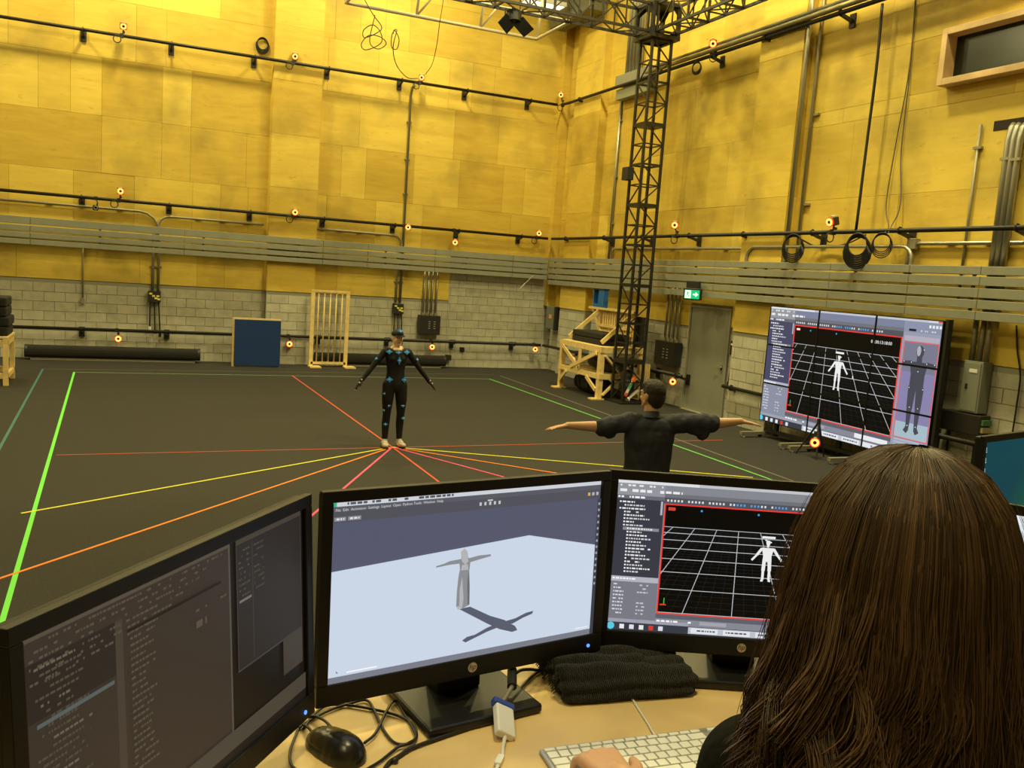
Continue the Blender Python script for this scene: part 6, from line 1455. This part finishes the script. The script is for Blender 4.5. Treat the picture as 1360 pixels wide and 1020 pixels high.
for i in range(NL):
    c = rng.integers(nclump); th0 = cth[c]+rng.normal(0, .075); kk = rng.uniform(.93, 1.015); z0 = .133-abs(rng.normal(0, .045)); z0 = max(z0, .0)
    zend = clen[c]+rng.normal(0, .03)
    if abs(th0) > 1.9: zend = max(zend, -.36)
    n = 22; zs = np.concatenate([z0-(z0-.02)*np.linspace(0, 1, 8)**1.6, np.linspace(.02, zend, n-7)[1:]]) if z0 > .03 else np.linspace(z0, zend, n)
    l, f, z = hair_pts(th0+(cth[c]-th0)*np.clip(-zs/.5, 0, .55), zs, kk, csw[c], cam_[c], cph[c]+rng.normal(0, .25), cfr[c], 0)
    add_locks(V_, F_, T_, l, f, z, rng.uniform(.0005, .0010), float(np.clip(cton[c]*.6+rng.uniform(0, .4), 0, 1)))
for q in range(34):                                     # loose curls on her left side
    th0 = rng.uniform(.1, 1.75); bulge = 1.0+.10*max(0., math.sin((th0-.3)*2.2)); zt_ = rng.uniform(-.06, .06); ph = rng.uniform(0, 6); fr_q = rng.uniform(5.5, 8.5); am = rng.uniform(.016, .032); sw = rng.uniform(-.8, .8); tn = rng.uniform(.45, .95); ze = rng.uniform(-.22, -.13) if th0 > .7 else rng.uniform(-.36, -.24)
    for i in range(46):
        zs = np.linspace(zt_+rng.uniform(-.03, .06), ze+rng.normal(0, .016), 24); w_ = np.interp(np.linspace(0, 1, 24), [0, .4, 1], [1, .45, .9])
        l, f, z = hair_pts(th0+rng.normal(0, .055)*w_, zs, np.interp(np.linspace(0, 1, 24), [0, .25, .6, 1], [.93, 1.0, bulge+rng.uniform(0, .05), rng.uniform(.98, 1.08)]), sw, am, ph+rng.normal(0, .22), fr_q, 0); add_locks(V_, F_, T_, l, f, z, rng.uniform(.0005, .0009), float(np.clip(tn+rng.normal(0, .12), 0, 1)))
for i in range(170):                                    # stray hairs
    th0 = rng.uniform(-2.2, 2.2); zs = np.linspace(rng.uniform(-.02, .10), rng.uniform(-.42, -.2), 22)
    l, f, z = hair_pts(np.full(22, th0), zs, rng.uniform(1.02, 1.09), rng.uniform(-1, 1), rng.uniform(.008, .022), rng.uniform(0, 6), rng.uniform(2, 4), 0); add_locks(V_, F_, T_, l, f, z, .00035, .8)
# closed dark under-mass so nothing shows through
ns, nt = 40, 44; zz = np.concatenate([np.linspace(.131, .02, 16), np.linspace(0, -.40, ns-16)]); base = sum(len(v) for v in V_); rows_ = []
for z in zz:
    th = np.linspace(-2.35 if z < .06 else -PI, 2.35 if z < .06 else PI, nt); l, f, q = hair_pts(th, np.full(nt, z), .925, 0, 0, 0, 1, 0)
    rows_.append(np.stack([HC.x+wl.x*l+wf.x*f, HC.y+wl.y*l+wf.y*f, HC.z+q], 1))
V_.append(np.concatenate(rows_)); T_.append(np.full(ns*nt, .0)); i = np.arange(ns-1)[:, None]*nt; j = np.arange(nt-1)[None, :]
F_.append((base+np.stack([i+j, i+nt+j, i+nt+j+1, i+j+1], -1)).reshape(-1, 4))
HV = np.concatenate(V_); HF = np.concatenate(F_); HT = np.concatenate(T_).astype(np.float32); off_ = np.array([WX, WY, RISER]); HV = HV-off_
hme = bpy.data.meshes.new('hair'); hme.vertices.add(len(HV)); hme.vertices.foreach_set('co', HV.astype(np.float32).ravel()); hme.loops.add(HF.size); hme.loops.foreach_set('vertex_index', HF.astype(np.int32).ravel())
hme.polygons.add(len(HF)); hme.polygons.foreach_set('loop_start', np.arange(0, HF.size, 4, dtype=np.int32)); hme.polygons.foreach_set('use_smooth', np.ones(len(HF), dtype=bool)); hme.update(); hme.validate()
at = hme.attributes.new('tone', 'FLOAT', 'POINT'); at.data.foreach_set('value', HT)
HM = bpy.data.materials.new('brown_hair'); HM.use_nodes = True; _n = HM.node_tree.nodes; _l = HM.node_tree.links; _b = _n['Principled BSDF']
_a = _n.new('ShaderNodeAttribute'); _a.attribute_name = 'tone'; _r = _n.new('ShaderNodeValToRGB'); _r.color_ramp.elements[0].color = (.013, .0075, .0042, 1); _r.color_ramp.elements[1].color = (.150, .086, .046, 1); _e = _r.color_ramp.elements.new(.6); _e.color = (.050, .0275, .0145, 1)
_l.new(_a.outputs['Fac'], _r.inputs[0]); _l.new(_r.outputs[0], _b.inputs['Base Color']); _b.inputs['Roughness'].default_value = .42; _b.inputs['Specular IOR Level'].default_value = .45
hme.materials.append(HM); ho = bpy.data.objects.new('hair', hme); COL.objects.link(ho); ho.parent = wm; setp(ho, 'long wavy brown hair', kind='stuff')
# stool
sx, sy = O(0, -.10, 0).x, O(0, -.10, 0).y
stl = thing('office_stool', 'dark office stool under the seated woman', 'stool', (sx, sy, RISER))
MB().cyl((sx, sy, SEAT-.075), (sx, sy, SEAT-.012), .20, n=28).build('seat', BLACK, stl, bevel=.02); MB().cyl((sx, sy, RISER+.08), (sx, sy, SEAT-.07), .028).build('column', STEELD, stl)
for i in range(5):
    a = 2*PI*i/5; e = (sx+.27*math.cos(a), sy+.27*math.sin(a), RISER+.06); MB().bar((sx, sy, RISER+.09), e, .04, .03).build('base_arm', BLACK, stl); MB().cyl((e[0], e[1]-.015, RISER+.027), (e[0], e[1]+.015, RISER+.027), .026).build('castor', BLACK, stl)

# ------------------------------------------------------------------ put everything into the scene
for o in list(COL.objects): ROOT.objects.link(o)
bpy.data.collections.remove(COL)
S.camera = cam
